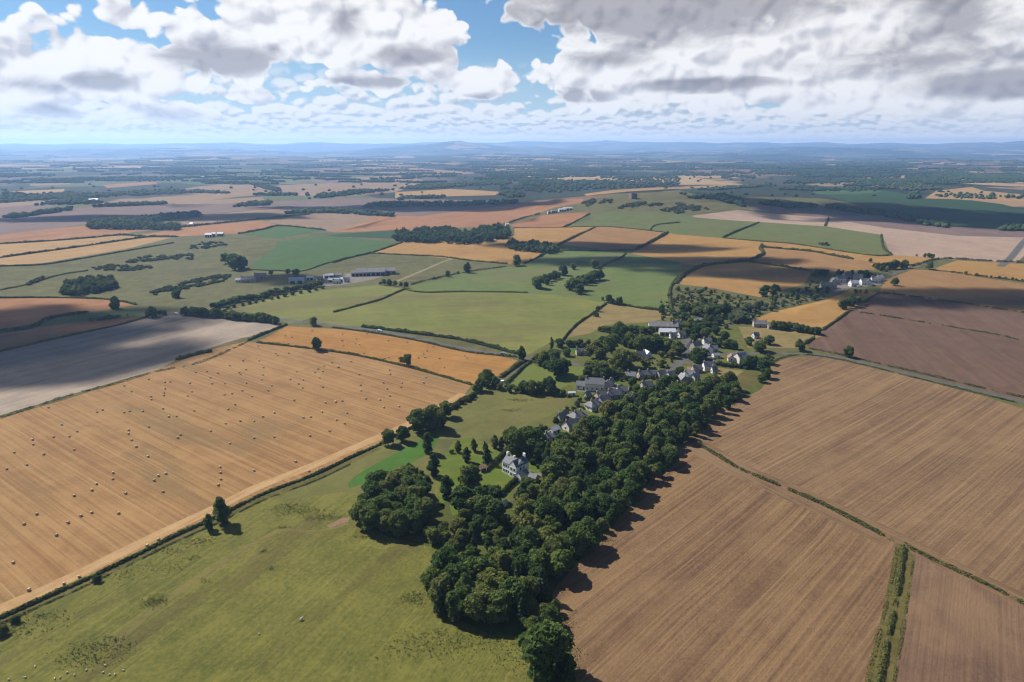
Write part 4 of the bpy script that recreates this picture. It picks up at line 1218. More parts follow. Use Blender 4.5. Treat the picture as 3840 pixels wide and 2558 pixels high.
trees(H3(cJ, 2.6133, (640, 680, 160), (700, 700, 120), (560, 650, 120), (760, 700, 95), (850, 690, 90), (600, 620, 90), (970, 770, 80), (900, 720, 50), (680, 640, 100), (790, 660, 80), (520, 680, 70)), 'oak', 'village_tree', 'tree of the dark clump above the pale steading', 'clump above the pale steading')
trees(H3(cJ, 2.6133, (1440, 670, 85), (1300, 770, 105), (1600, 550, 145), (1660, 510, 100), (1550, 520, 80), (1380, 680, 60), (1230, 770, 60), (1380, 740, 70), (1640, 560, 90)), 'oak', 'village_tree', 'tree beside the village street corner', 'trees by the street corner')
trees(H3(cJ, 2.6133, (1870, 325, 85), (1830, 355, 55), (1900, 405, 85), (1960, 415, 85), (2110, 375, 80), (2310, 370, 90), (2130, 600, 130), (2250, 630, 130), (1820, 400, 60), (2180, 590, 90), (2080, 580, 80), (2290, 560, 100), (1740, 340, 70), (2280, 700, 100), (2230, 740, 80)), 'oak', 'village_tree', 'tree in the gardens on the right of the village', 'trees on the right of the village')
trees(H3(cJ, 2.6133, *[(1790 + 290 * k / 9, 575 + 35 * k / 9 + RNG.uniform(-6, 6), RNG.uniform(35, 60)) for k in range(10)]), 'bush', 'garden_bush', 'bush of the thick row below the modern house', 'bush row below the modern house', 'bush')
trees(H3(cJ, 2.6133, (1480, 170, 115), (1540, 250, 135), (1600, 290, 115), (1680, 310, 115), (1720, 230, 95), (1780, 270, 85), (1490, 70, 100), (1600, 90, 90), (1700, 95, 110), (1780, 100, 120), (1870, 80, 120), (1420, 95, 50), (1950, 145, 70), (1570, 340, 85), (1500, 280, 80), (1560, 60, 80), (1650, 60, 80), (1740, 150, 70), (1800, 180, 60), (1480, 220, 80), (1640, 240, 90), (1680, 180, 70)), 'oak', 'village_tree', 'tree of the thicket above the village street', 'thicket above the street')
trees(H3(cJ, 2.6133, (2030, 140, 110), (2090, 155, 80), (2000, 110, 80)), 'willow', 'village_tree', 'pale willow behind the stone bungalow', 'willows behind the bungalow')
trees(H3(cJ, 2.6133, (430, 975, 60), (220, 1140, 70), (620, 890, 55), (1170, 810, 60), (1080, 730, 40), (1160, 710, 45), (560, 880, 40), (330, 1010, 40), (400, 1060, 40), (250, 1180, 40), (120, 1200, 40), (520, 960, 35), (700, 880, 35), (860, 730, 40)), 'bush', 'garden_bush', 'garden bush between the terrace and the pasture', 'bushes in the terrace gardens', 'bush')
trees(H3(cJ, 2.6133, (70, 1250, 95), (20, 1300, 105), (110, 1290, 60), (-60, 1330, 110), (-30, 1400, 110)), 'oak', 'village_tree', 'dark tree at the near end of the terrace', 'trees at the near end of the terrace')
trees(H3(cE, 1.8108, (1280, 725, 95)), 'oak', 'roadside_tree', 'tree where the country road meets the hedged lane', width=.8)
trees(H3(cE, 1.8108, (810, 1055, 45), (840, 1045, 40), (870, 1020, 45), (900, 1005, 45), (930, 990, 45), (950, 975, 40), (705, 1100, 40)), 'bush', 'hedgerow_bush', 'bush in the hedge between baled field and green strip', 'bushes of the strip hedge', 'bush')

# ------------------------------------------------------------------ hedges
def hedge(label, px, h=1.6, w=1.6, leaf=0.55, per_m=26, gaps=0.06, name='hedge', mat='hedge_leaf', n=5, lump=0.5, offset=0.0, cat='hedge'):
    L = smooth_line(at_many(px)[:, :2], n)
    seg = np.linalg.norm(np.diff(L, axis=0), axis=1)
    s = np.concatenate([[0], np.cumsum(seg)])
    rng = np.random.default_rng(len(label) * 7 + int(px[0][0]))
    cnt = int(min(s[-1] * per_m, 24000))
    u = rng.uniform(0, s[-1], cnt)
    ph = rng.uniform(0, 9, 4)

    def wave(v):
        return np.sin(v / 1.3 + ph[0]) * .45 + np.sin(v / 3.7 + ph[1]) * .6 + np.sin(v / 11.0 + ph[2]) * .5
    if gaps:
        wv = wave(u) + rng.normal(size=len(u)) * .25
        u = u[wv > np.quantile(wv, gaps)]
    x, y = np.interp(u, s, L[:, 0]), np.interp(u, s, L[:, 1])
    i = np.clip(np.searchsorted(s, u) - 1, 0, len(L) - 2)
    d = (L[i + 1] - L[i]) / (seg[i][:, None] + 1e-9)
    nn = np.stack([-d[:, 1], d[:, 0]], 1)
    th = rng.uniform(-0.25, math.pi + 0.25, len(u))
    hh = h * (1 + lump * wave(u) * .6) * rng.uniform(.8, 1.12, len(u))
    ww = w * (1 + lump * wave(u + 5) * .5) / 2 * rng.uniform(.75, 1.15, len(u))
    ox = np.cos(th) * ww + offset
    z = np.maximum(np.sin(th), -0.05) * hh
    X, Y = x + nn[:, 0] * ox, y + nn[:, 1] * ox
    P = np.stack([X, Y, height(X, Y) + z], 1)
    Nn = np.stack([nn[:, 0] * np.cos(th), nn[:, 1] * np.cos(th), np.sin(th)], 1)
    Q = leaf_quads(P, Nn, leaf, rng, 0.8)
    org = np.array([L[0][0], L[0][1], ground(*L[0])])
    # a solid heart so that no light passes
    step = max(2.5, w)
    c = np.arange(0, s[-1], step) if gaps < .1 else np.zeros(0)
    if False:
        c = c[wave(c) > np.quantile(wave(u if len(u) else c), 0.02)]
    tv, tf = [], []
    for k, v in enumerate(c):
        p = np.array([np.interp(v, s, L[:, 0]), np.interp(v, s, L[:, 1])])
        j = min(np.searchsorted(s, v), len(L) - 1)
        tv.append(np.array([p[0], p[1], ground(*p) + h * .3]) + ICO_V * np.array([step * .62, step * .62, h * .5]))
        tf.append(ICO_F + k * len(ICO_V))
    tv = np.concatenate(tv) if tv else np.zeros((0, 3))
    tf = np.concatenate(tf) if tf else np.zeros((0, 3), int)
    o = new_obj(name, merge_mesh(name, Q - org, tv - org if len(tv) else tv, tf, M[mat]), loc=org)
    tag(o, label, cat)
    return o


BALE_EDGE = cP((1060, 918), (1000, 958), (920, 996), (870, 1023), (800, 1055), (720, 1093), (600, 1138), (500, 1188), (400, 1233), (300, 1283), (200, 1331), (100, 1376), (0, 1421), (-150, 1488))
hedge('low dark hedge along the lower edge of the baled field', BALE_EDGE, 1.1, .9, .42, 30)
hedge('thin dark weed line between the lower hedge and the sheep pasture', [(x + 9, y + 20) for x, y in BALE_EDGE[4:]], .45, .7, .32, 26, .2)  # leaf strip standing in for a fence line and its dark shadow
hedge('low hedge dividing the two baled fields', cP((592, 788), (700, 800), (820, 817), (950, 847), (1085, 885)), 1.3, 1.6, .6, 18)
hedge('rough hedge between pale field and baled field', cD((0, 1120), (490, 962), (760, 895), (1050, 808), (1370, 738), (1690, 598)), 1.0, 1.4, .6, 10, .25)
hedge('gorse bank beside the pale field corner', cD((1215, 718), (1300, 695), (1380, 675), (1440, 668)), 1.8, 4.5, .8, 30)
hedge('hedge from the bale field corner up to the road', cD((1690, 592), (1760, 562), (1950, 485)), 1.8, 2.0, .7, 18)
hedge('scrubby hedge along the far side of the country road', cE((200, 500), (420, 528), (570, 548), (740, 570), (900, 595), (1100, 645), (1240, 682)), 2.2, 3.0, .8, 22)
hedge('trimmed hedge along the near side of the country road', cE((0, 505), (300, 545), (600, 600), (900, 668), (1240, 705)), 1.2, 1.2, .7, 12)
hedge('thick green hedge on the field side of the hedged lane', cE((1140, 840), (1190, 805), (1250, 760), (1300, 735)), 2.0, 3.5, .6, 40)
hedge('dark hedge on the paddock side of the hedged lane', cE((1165, 892), (1230, 835), (1290, 775), (1335, 742)), 1.8, 1.8, .55, 26)
hedge('shaggy hedge below the bright paddock', cE((1170, 905), (1260, 930), (1400, 950), (1600, 975)), 2.2, 2.6, .6, 26)
hedge('hedge beside the strip between baled field and pasture', cE((660, 1140), (800, 1060), (940, 975), (970, 950)), 1.5, 1.6, .5, 26)
hedge('gappy green hedge between the two big tilled fields', cP((1588, 1010), (1640, 1042), (1700, 1078), (1800, 1120), (1900, 1164), (1980, 1205), (2050, 1242)), 1.2, 1.8, .42, 42, .14)
hedge('green hedge right of the field corner, above the corner field', cP((2078, 1252), (2110, 1270), (2200, 1313), (2280, 1350), (2354, 1388), (2500, 1460)), 1.1, 1.5, .42, 30, .12)
hedge('broken bramble row down the middle of the weedy strip', cP((2076, 1258), (2066, 1330), (2050, 1420), (2030, 1510), (2018, 1568), (2005, 1640)), 1.3, 1.5, .38, 46, .15)
hedge('thin weed line on the left side of the weedy strip', cP((2062, 1260), (2046, 1350), (2022, 1450), (2000, 1540), (1990, 1600)), .3, 1.4, .28, 22, .2, mat='tussock')
hedge('thin weed line on the right side of the weedy strip', cP((2098, 1290), (2086, 1380), (2070, 1480), (2055, 1568)), .3, .9, .28, 18, .3, mat='tussock')
hedge('roadside hedge below the large ploughed field', cF((890, 648), (1000, 668), (1200, 712), (1450, 770), (1700, 828), (2000, 900), (2354, 982), (2600, 1045)), 1.1, 1.4, .6, 14, .2)
hedge('low grassy hedge on the near side of the plough road', cF((640, 745), (700, 715), (800, 692), (960, 698), (1200, 745), (1700, 868), (2354, 1028)), .8, 1.6, .5, 16, .1)
hedge('broken hedge between the two ploughed fields', cF((1240, 402), (1420, 430), (1600, 460), (1800, 492), (2000, 525), (2200, 560), (2354, 600)), 1.0, 1.4, .8, 9, .35)
hedge('hedge along the top of the upper ploughed field', cF((1375, 268), (1600, 295), (1800, 322), (2100, 365), (2354, 404), (2600, 450)), 1.2, 1.6, .9, 9, .25)
hedge('hedge on the plough side of the swirling gold field', cF((985, 522), (1060, 470), (1165, 395)), 1.6, 1.8, .7, 16)
hedge('short hedge stub by the round green tree', cF((865, 615), (930, 575)), 2.0, 2.4, .6, 26)
hedge('hedge climbing from the gold field clump to the hamlet', cF((1270, 330), (1320, 295), (1370, 268)), 1.2, 1.4, .8, 10)
hedge('dark curved hedge round the golden field', cF((-10, 205), (20, 170), (60, 140), (180, 86), (350, 66), (500, 44), (560, 20)) + cC((585, 815), (566, 785), (575, 760)), 3.0, 4.0, 1.2, 16)
hedge('dark hedge between straw strip and brown stubble', cC((590, 775), (900, 803), (1050, 830), (1190, 856)), 2.4, 3.0, 1.3, 10)
hedge('dark hedge between the golden and the brown field', cF((490, 60), (640, 80), (910, 122)), 2.2, 2.6, 1.1, 12)
hedge('hedge along the upper edge of the wide brown field', cF((1735, 116), (1960, 142), (2354, 194), (2600, 235)), 1.2, 1.6, 1.0, 8, .3)
hedge('hedge along the hamlet lane end', cF((1580, 90), (1650, 72), (1750, 45), (1850, 38), (2000, 48), (2354, 64)), 2.0, 2.2, 1.2, 8, .15)
hedge('short dark hedge between pink stubble and sage field', cC((1385, 690), (1400, 780), (1455, 826)), 2.0, 2.4, 1.4, 8)
hedge('hedge along the lower edge of the sage field', cC((310, 712), (580, 736), (800, 754), (1300, 828), (1460, 828)), 1.2, 1.6, 1.4, 6)
hedge('hedge between the two green slope fields', cC((310, 710), (430, 655), (555, 606)), 2.0, 2.2, 1.4, 8)
hedge('short hedge in the pink stubble', cC((1003, 630), (1026, 578)), 2.6, 3.0, 1.6, 8)
hedge('hedge along the foot of the dark golden field', cB((1550, 797), (1800, 797), (2058, 792)), 1.4, 1.8, 1.2, 8)
hedge('thick dark hedge between dark golden and golden field', cB((2058, 790), (2120, 760), (2270, 677)), 3.2, 4.0, 1.4, 12)
hedge('hedge rising behind the copse between golden fields', cB((1520, 765), (1600, 720), (1780, 637)), 1.8, 2.0, 1.4, 8)
hedge('thin hedge at the head of the golden fields', cB((1230, 642), (1560, 640), (1780, 634), (1950, 641), (2270, 676)), 1.0, 1.4, 1.4, 5)
hedge('short hedge on the green slope', cB((2150, 662), (2190, 625), (2354, 606)), 1.6, 1.8, 1.5, 6)
hedge('hedge below the ruin hill', cB((1560, 640), (1650, 600), (1740, 548)), 2.2, 2.6, 1.6, 8)
hedge('lane hedge leading up to the hilltop farm', cB((1160, 622), (1250, 590), (1330, 568), (1400, 548)), 2.6, 3.0, 1.6, 8, .2)
hedge('wall line along the top of the wide olive pasture', cE((490, 248), (620, 267), (900, 262), (1320, 268)), 1.3, 1.4, .9, 8)
hedge('hedge between farm pasture and green pasture', cE((530, 215), (620, 190), (690, 175), (900, 130), (1180, 90)), 1.7, 1.8, .9, 10, .1)
hedge('dark hedge line down from the copse to the road', cE((485, 245), (380, 290), (300, 322), (150, 362), (0, 402)), 1.5, 1.6, .8, 10)
hedge('hedge on the right of the yellow stubble tip', cE((1290, 75), (1360, 45), (1440, 2)), 1.8, 2.0, 1.0, 10)
hedge('hedge along the track above the shelter belt', cE((1800, 105), (1880, 60), (1950, 35), (1985, 0)), 1.8, 2.2, 1.0, 10)
hedge('brown bracken wall curving above the dry paddock', cE((1560, 590), (1600, 540), (1660, 480), (1740, 425), (1850, 345)), 1.4, 1.8, .7, 14, mat='gorse')
hedge('hedge along the lower edge of the right green pasture', cE((1860, 338), (1950, 350), (2100, 375), (2295, 396)), 2.0, 2.4, .8, 14)
hedge('hedge along the right edge of the right green pasture', cE((2295, 390), (2285, 250), (2330, 175), (2354, 150)), 2.2, 2.6, .9, 12)
hedge('hedge between green crop and yellow stubble', cB((0, 880), (120, 845), (262, 812), (470, 742)), 1.8, 2.0, 1.2, 8)
hedge('dark hedge below the yellow stubble field', cB((240, 815), (600, 832), (760, 842), (900, 862), (1180, 887)), 1.6, 1.8, 1.1, 8)
hedge('hedge under the bright green crop field', cD((1650, 112), (1850, 118), (2050, 122), (2200, 75), (2354, 30)), 1.0, 1.2, 1.0, 7)
hedge('dark hedge along the upper edge of the pale field', cD((0, 668), (200, 622), (500, 555), (800, 490), (1000, 434)), 1.3, 1.6, .8, 10)
hedge('hedge along the top of the brown left field', cD((0, 304), (300, 302), (600, 308), (780, 320), (925, 350)), 1.4, 1.6, 1.1, 7)
hedge('wall line across the gorse pasture', cD((0, 252), (200, 210), (400, 150), (600, 118)), 1.2, 1.4, 1.2, 6)
hedge('dark gorse strip beside the shaded left field', cD((0, 530), (200, 510), (340, 442), (600, 402)), 1.6, 6.0, 1.3, 12, .2, mat='gorse')
hedge('bushes in the grass strip at the left', cD((610, 460), (700, 452), (780, 440), (870, 435)), 2.4, 3.4, 1.2, 16, .35)
hedge('dark hedge under the pale straw field', cA((0, 752), (300, 735), (600, 712), (830, 692), (990, 704)), 2.0, 2.4, 2.0, 5)
hedge('dark hedge above the golden stubble at the left', cA((0, 846), (300, 805), (600, 765), (1000, 706), (1210, 704)), 2.2, 2.6, 2.0, 5)
hedge('hedge under the golden stubble at the left', cA((0, 905), (300, 892), (600, 845), (860, 800), (1180, 745)), 1.4, 1.6, 1.6, 5)
hedge('dark hedge running from the wood across the tan fields', cA((1220, 640), (1500, 612), (1800, 580), (2100, 552)), 3.0, 3.6, 2.4, 5)
hedge('hedge above the upper green crop', cA((1620, 684), (1780, 655), (1910, 630), (2210, 660)), 2.0, 2.4, 2.0, 5)
hedge('clipped hedge along the lawn of the white house', cK((785, 1170), (940, 1010), (1110, 860)), 2.4, 1.8, .34, 90, lump=.08)
hedge('dark hedge running up behind the white house lawn', cK((580, 720), (700, 610), (820, 500), (890, 440)), 2.2, 1.6, .4, 60, lump=.1)

# ------------------------------------------------------------------ woods and scrub that read as one mass
def px_fill(poly, n, seed, ragged=0.0):
    """n pixels spread inside an outline of the photograph."""
    rng = random.Random(seed)
    P = np.array(poly)
    lo, hi = P.min(0), P.max(0)
    out, tries = [], 0
    while len(out) < n and tries < n * 80:
        tries += 1
        q = (rng.uniform(lo[0], hi[0]), rng.uniform(lo[1], hi[1]))
        if ragged and math.sin(q[0] / 9.0 + seed) + math.sin(q[1] / 3.1 + q[0] / 23 + seed * 2) + math.sin(q[0] / 4.1 - q[1] / 2.3) < ragged - 1.4:
            continue
        if in_poly(P, q):
            out.append(q)
    return out


def blobs_mesh(name, items, mat, seed, leaves=0, leaf=1.5):
    """items: (x, y, z, radius, height) crowns; each a ragged solid, near ones with leaf clumps too."""
    rng = np.random.default_rng(seed)
    tv, tf, Q = [], [], []
    for k, (x, y, z, r, h) in enumerate(items):
        j = 1 + rng.normal(size=(len(ICO_V), 1)) * .2
        c = np.array([x, y, z + h * .5])
        tv.append(c + ICO_V * j * np.array([r, r, h * .55]) * (.82 if leaves else 1.0))
        tf.append(ICO_F + k * len(ICO_V))
        if leaves:
            s = sphere_points(leaves, rng)
            s[:, 2] = np.abs(s[:, 2]) - .2
            Q.append(leaf_quads(c + s * np.array([r, r, h * .56]) * rng.uniform(.85, 1.15, (leaves, 1)), s, leaf, rng))
    return merge_mesh(name, np.concatenate(Q) if Q else np.zeros((0, 4, 3)), np.concatenate(tv), np.concatenate(tf), mat)


def wood(label, poly, n, r=6.0, h=10.0, leaves=0, leaf=2.0, name='woodland', mat='far_leaf', low=True):
    P = at_many(px_fill(poly, n, int(poly[0][0]) + n, 0.0 if name == 'woodland' else 1.3), h * .5 if low else 0.0)
    items = [(p[0], p[1], ground(p[0], p[1]) - .4, r * RNG.uniform(.75, 1.3), h * RNG.uniform(.7, 1.25)) for p in P]
    o = new_obj(name, blobs_mesh(name, items, M[mat], n, leaves, leaf))
    tag(o, label, 'wood' if name == 'woodland' else 'scrub', kind='stuff')


wood('dark wood standing among orange stubble at the left', cA((600, 622), (650, 592), (860, 572), (880, 600), (960, 606), (1220, 622), (1215, 640), (940, 636), (610, 630)), 260, 5.5, 11, 14, 2.6)
wood('long narrow wood behind the dark left wood', cA((880, 600), (990, 566), (1350, 536), (1352, 550), (1000, 592)), 140, 6, 11, 12, 2.6)
wood('round dark wood in the middle distance behind the yellow stubble', cB((412, 715), (430, 672), (560, 652), (760, 638), (900, 668), (1000, 642), (1150, 622), (1208, 655), (1180, 695), (960, 732), (600, 722)), 420, 4.6, 10, 40, 1.7)
wood('small copse between two golden stubble fields', cB((1185, 775), (1190, 730), (1240, 724), (1270, 755), (1350, 730), (1420, 745), (1540, 782), (1480, 800), (1300, 785)), 130, 3.6, 8, 40, 1.5)
wood('brownish plantation in the gorse pasture', cD((430, 255), (440, 205), (560, 170), (680, 160), (770, 165), (800, 205), (700, 240), (520, 268)), 140, 3.6, 7.5, 40, 1.4)
for lab, pl, n in (
        ('long gorse thicket below the farm cottages', cD((1000, 280), (1110, 235), (1350, 175), (1480, 150), (1560, 150), (1540, 185), (1330, 235), (1130, 262), (1060, 285)), 240),
        ('gorse patch in the middle of the rough pasture', cD((610, 110), (700, 82), (880, 80), (1040, 98), (1020, 112), (820, 122), (700, 118)), 110),
        ('long gorse streak along the top of the rough pasture', cD((840, 60), (1000, 20), (1300, 5), (1310, 45), (1100, 48), (880, 66)), 150),
        ('gorse clumps above the rough pasture', cA((1280, 770), (1380, 740), (1560, 745), (1570, 755), (1400, 785), (1300, 785)), 70),
        ('gorse tongue at the left of the rough pasture', cD((180, 215), (220, 190), (300, 160), (290, 178), (210, 220)), 30)):
    wood(lab, pl, n, 2.6, 2.6, 14, 1.1, 'gorse', 'gorse', False)
for lab, pl, n in (
        ('dark scrub on the left shoulder of the ruin hill', cB((1680, 495), (1700, 470), (1770, 448), (1778, 465), (1720, 500)), 60),
        ('dark scrub below the ruin', cB((1800, 478), (1840, 455), (1890, 455), (1880, 475)), 40),
        ('long dark scrub band on the ruin hill', cB((1930, 515), (1980, 485), (2110, 470), (2125, 485), (2000, 512)), 80),
        ('dark scrub right of the ruin', cB((2130, 500), (2160, 482), (2230, 480), (2220, 495)), 40),
        ('dark wooded gully on the right of the ruin hill', cB((2220, 525), (2300, 505), (2354, 510)) + cC((0, 480), (120, 490), (220, 518), (60, 530), (0, 548)) + cB((2354, 552)), 140)):
    wood(lab, pl, n, 4.5, 4.0, 10, 2.0, 'scrub_patch', 'gorse', False)
for lab, pl, n in (
        ('dark wood across the far left plain', cA((0, 400), (70, 400), (250, 415), (480, 400), (760, 400), (900, 390), (1200, 372), (1600, 402), (1300, 400), (900, 418), (450, 442), (200, 452), (0, 465)), 420),
        ('trees round the far white farm at the left', cA((230, 480), (400, 455), (420, 440), (500, 430), (640, 445), (700, 465), (640, 470), (420, 475)), 120),
        ('diagonal belt of far trees', cA((1690, 335), (1760, 340), (1900, 370), (1910, 388), (1860, 385), (1740, 355)), 90),
        ('thin tree belt above the tan field', cA((1710, 410), (1850, 402), (2020, 405), (2010, 415), (1800, 416)), 60),
        ('tree belt running into the centre plain', cA((2090, 440), (2200, 405), (2354, 392)) + cB((100, 385), (420, 378), (300, 392), (100, 415), (0, 425)), 120),
        ('thin dark belt at the edge of the mauve field', cA((620, 492), (800, 475), (1130, 466), (1120, 474), (850, 485)), 90),
        ('tree row crossing the left plain', cA((20, 568), (60, 545), (180, 545), (330, 520), (480, 500), (500, 512), (300, 540), (100, 565)), 60),
        ('tree clump in the gap of the tan field', cA((1590, 492), (1700, 460), (1830, 455), (1850, 475), (1700, 488)), 60),
        ('dark belt along the edge of the orange field', cA((1940, 535), (2090, 515), (2354, 512)) + cB((200, 530), (400, 545), (390, 556), (150, 540), (0, 530)), 150),
        ('long dark wood in the centre plain', cB((422, 372), (600, 347), (900, 332), (1150, 310), (1210, 335), (950, 352), (620, 376)), 260),
        ('wide dark wood right of the centre plain', cB((1120, 372), (1300, 342), (1600, 322), (2000, 300), (2354, 300), (2354, 350), (1900, 372), (1700, 380), (1500, 400), (1400, 396), (1250, 380)), 420),
        ('clump of wood before the centre meadows', cB((1130, 410), (1160, 395), (1270, 395), (1300, 425), (1200, 430)), 70),
        ('thin belt across the mauve field in the centre', cB((200, 497), (290, 466), (700, 466), (1250, 455), (1250, 466), (800, 486), (300, 492)), 200),
        ('tree row with gaps before the centre belt', cB((420, 450), (460, 430), (600, 425), (760, 420), (740, 432), (520, 442)), 60),
        ('dark belt on the far ridge right of the ruin', cC((110, 378), (300, 368), (500, 352), (630, 330), (640, 352), (480, 366), (280, 380)), 130),
        ('dark wood on the slope behind the ruin hill', cC((70, 425), (200, 415), (370, 425), (440, 455), (450, 485), (380, 470), (250, 435), (100, 435)), 110),
        ('row of tree clumps on the shaded ridge', cC((560, 470), (650, 458), (760, 478), (940, 482), (930, 495), (740, 495), (620, 478)), 80),
        ('dark belt curving down the right valley', cC((1000, 495), (1080, 480), (1180, 505), (1290, 515), (1400, 520), (1600, 560), (1830, 605), (1830, 628), (1700, 615), (1500, 570), (1300, 538), (1150, 520)), 260),
        ('dark wood at the right edge of the valley', cC((2190, 645), (2210, 620), (2354, 605), (2500, 610), (2500, 648), (2250, 650)), 80),
        ('tree clump on the right valley slope', cC((1560, 440), (1580, 400), (1640, 395), (1640, 435)), 40),
        ('far wood before the golden field at the right', cC((2060, 300), (2100, 280), (2354, 285), (2500, 290), (2500, 306), (2300, 306)), 90),
        ('dotted trees along the golden hillside', cC((1700, 420), (1900, 405), (2100, 395), (2354, 425), (2354, 440), (2000, 440)), 40),
        ('far wood over the right valley', cC((1400, 365), (1500, 335), (1700, 340), (1800, 375), (1600, 385)), 120)):
    wood(lab, pl, int(n * 1.5), 6.0, 8.0)


def far_woods():
    """Countless small woods and hedgerow trees of the plain towards the horizon."""
    rng = random.Random(77)
    pts = []
    for k in range(720):
        y = 548 + 7 + 165 * rng.random() ** 1.6
        x = rng.uniform(-700, 4540)
        if y > 690 and (x < 2300 or x > 3300):
            continue
        if 640 < y < 720 and 2150 < x < 2900:
            continue
        s = (y - 548) / 100
        ln = rng.uniform(40, 250) * (0.3 + .8 * s)
        dy = rng.uniform(-4, 4) * s
        th = rng.choice((.25, .3, .4, 1.6)) * s
        for j in range(int(10 + ln / (2.0 * (.45 + s)))):
            f = rng.random()
            pts.append((x + ln * f, y + dy * f + rng.gauss(0, 1) * th))
    for k in range(120):                                             # the wooded country right of the middle
        y = 582 + 108 * rng.random() ** 1.2
        x = rng.uniform(1750, 4400)
        if y > 668 and 2100 < x < 2900:
            continue
        s = (y - 548) / 100
        ln = rng.uniform(60, 300) * (0.3 + .8 * s)
        th = rng.choice((.6, 1.2, 2.2, 3.0)) * s
        for j in range(int(10 + ln * (1 + th) / (3.4 * (.45 + s)))):
            pts.append((x + ln * rng.random(), y + rng.gauss(0, 1) * th))
    for k in range(350):                                             # single trees dotted over the fields
        pts.append((rng.uniform(-700, 4540), 548 + 50 + 140 * rng.random()))
    P = np.concatenate([at_many(pts[i:i + 4000], t=_T[190::2]) for i in range(0, len(pts), 4000)])
    items = []
    for p in P:
        d = math.hypot(p[0], p[1])
        g = 1.0 + d / 11000
        items.append((p[0], p[1], p[2] - .8, 5.2 * g * rng.uniform(.7, 1.3), 6.5 * min(g, 1.8) * rng.uniform(.75, 1.1)))
    o = new_obj('distant_woods', blobs_mesh('distant_woods', items, M['far_leaf'], 9))
    tag(o, 'far off woods and hedgerow trees scattered over the plain', 'woods', kind='stuff')


far_woods()


def tussocks(label, spots, seed):
    """Patches of coarse grass, thistles and nettles in the pasture: (pixel x, y, half width m, half depth m, blades)."""
    rng = np.random.default_rng(seed)
    Q = []
    for x, y, rx, ry, n, h in spots:
        n = int(n * .9)
        c = at(x, y)
        d = rng.normal(size=(n, 2)) * .5
        P = np.stack([c.x + d[:, 0] * rx, c.y + d[:, 1] * ry, np.zeros(n)], 1)
        P[:, 2] = height(P[:, 0], P[:, 1]) + rng.uniform(.05, h, n)
        Q.append(leaf_quads(P, np.tile([0, 0, .8], (n, 1)), .34, rng, .8))
    o = new_obj('rough_grass', quads_mesh('rough_grass', np.concatenate(Q), M['tussock_dark']))
    tag(o, label, 'rough grass', kind='stuff')


M['tussock_dark'] = leaf_mat('nettle_blades', [(0.0, (.055, .075, .022)), (0.5, (.080, .098, .030)), (1.0, (.11, .112, .042))], 0.35)


def SP(c, *t):
    return [(*c((a[0], a[1]))[0], *a[2:]) for a in t]


tussocks('dark nettle patches scattered over the sheep pasture',
         SP(cG, (570, 1380, 12, 5, 420, .5), (500, 1440, 9, 4, 260, .4), (650, 1330, 6, 4, 160, .4), (895, 1100, 5, 3.5, 320, .5), (1150, 750, 8, 4, 260, .4), (1120, 845, 3, 2, 60, .4),
            (1540, 805, 2.2, 1.2, 50, .4), (1590, 905, 2.5, 2, 50, .4), (1185, 980, 3, 2, 40, .3), (90, 1260, 14, 5, 420, .5), (250, 1180, 12, 3, 240, .4), (760, 930, 10, 5, 160, .35), (960, 900, 10, 5, 160, .35),
            (1760, 570, 14, 4, 500, .45), (1880, 610, 10, 3, 320, .45), (1690, 540, 7, 3, 160, .4), (1655, 665, 3, 1.5, 60, .4), (980, 800, 7, 3, 200, .45))
         + SP(cH, (445, 1105, 6, 4, 330, .45), (470, 1360, 12, 7, 380, .4), (710, 1360, 10, 7, 300, .4), (1010, 1420, 8, 9, 300, .4), (180, 760, 8, 2, 120, .4), (590, 1300, 3, 3, 40, .3), (900, 1320, 8, 4, 160, .35)), 4)
tussocks('dark rushes in the green strip beside the baled field', SP(cE, (1200, 1070, 7, 3, 160, .5), (1290, 1000, 9, 3, 160, .5), (1230, 995, 6, 2, 100, .4)), 6)
tussocks('rank weeds along the foot of the wood and the lower hedges', SP(cH, (1210, 1040, 5, 4, 180, .5), (1350, 880, 5, 4, 180, .5), (1500, 770, 6, 4, 160, .5), (1650, 580, 6, 4, 160, .5), (1280, 1240, 4, 6, 200, .5), (1330, 1440, 4, 8, 240, .5)), 7)

# ------------------------------------------------------------------ buildings
M['white_wall'] = plain_mat('white_render', (.60, .59, .56), (.50, .49, .46), 1.5)
M['bright_wall'] = plain_mat('white_harling', (.82, .81, .78), (.74, .73, .70), 1.5)
M['cream_wall'] = plain_mat('cream_render', (.62, .57, .48), (.55, .50, .42), 1.5)
M['stone_wall'] = plain_mat('sandstone', (.36, .31, .26), (.27, .235, .20), .8)
M['grey_wall'] = plain_mat('grey_stone', (.30, .29, .28), (.22, .21, .21), .8)
M['slate'] = plain_mat('slate', (.105, .11, .13), (.075, .08, .095), .9, .5, .4)
M['slate_pale'] = plain_mat('weathered_slate', (.14, .142, .155), (.10, .103, .115), .9, .7, .2)
M['tile_red'] = plain_mat('clay_tile', (.22, .12, .085), (.16, .09, .07), .7)
M['sheet_roof'] = plain_mat('fibre_cement', (.15, .145, .155), (.11, .11, .12), 3.0, .95, .05)
M['sheet_white'] = plain_mat('white_sheet', (.36, .37, .40), (.30, .31, .34), 3.0, .5, .3)
M['sheet_blue'] = plain_mat('blue_grey_sheet', (.16, .21, .27), (.13, .17, .22), 3.0, .5, .3)
M['glass'] = plain_mat('window_glass', (.02, .025, .03), None, rough=.08, spec=.6)
M['frame'] = plain_mat('painted_frame', (.78, .78, .76))
M['door_paint'] = plain_mat('door_paint', (.06, .09, .07))
M['pot'] = plain_mat('chimney_pot', (.42, .26, .17))
M['solar'] = plain_mat('solar_glass', (.03, .045, .10), None, rough=.15, spec=.6)
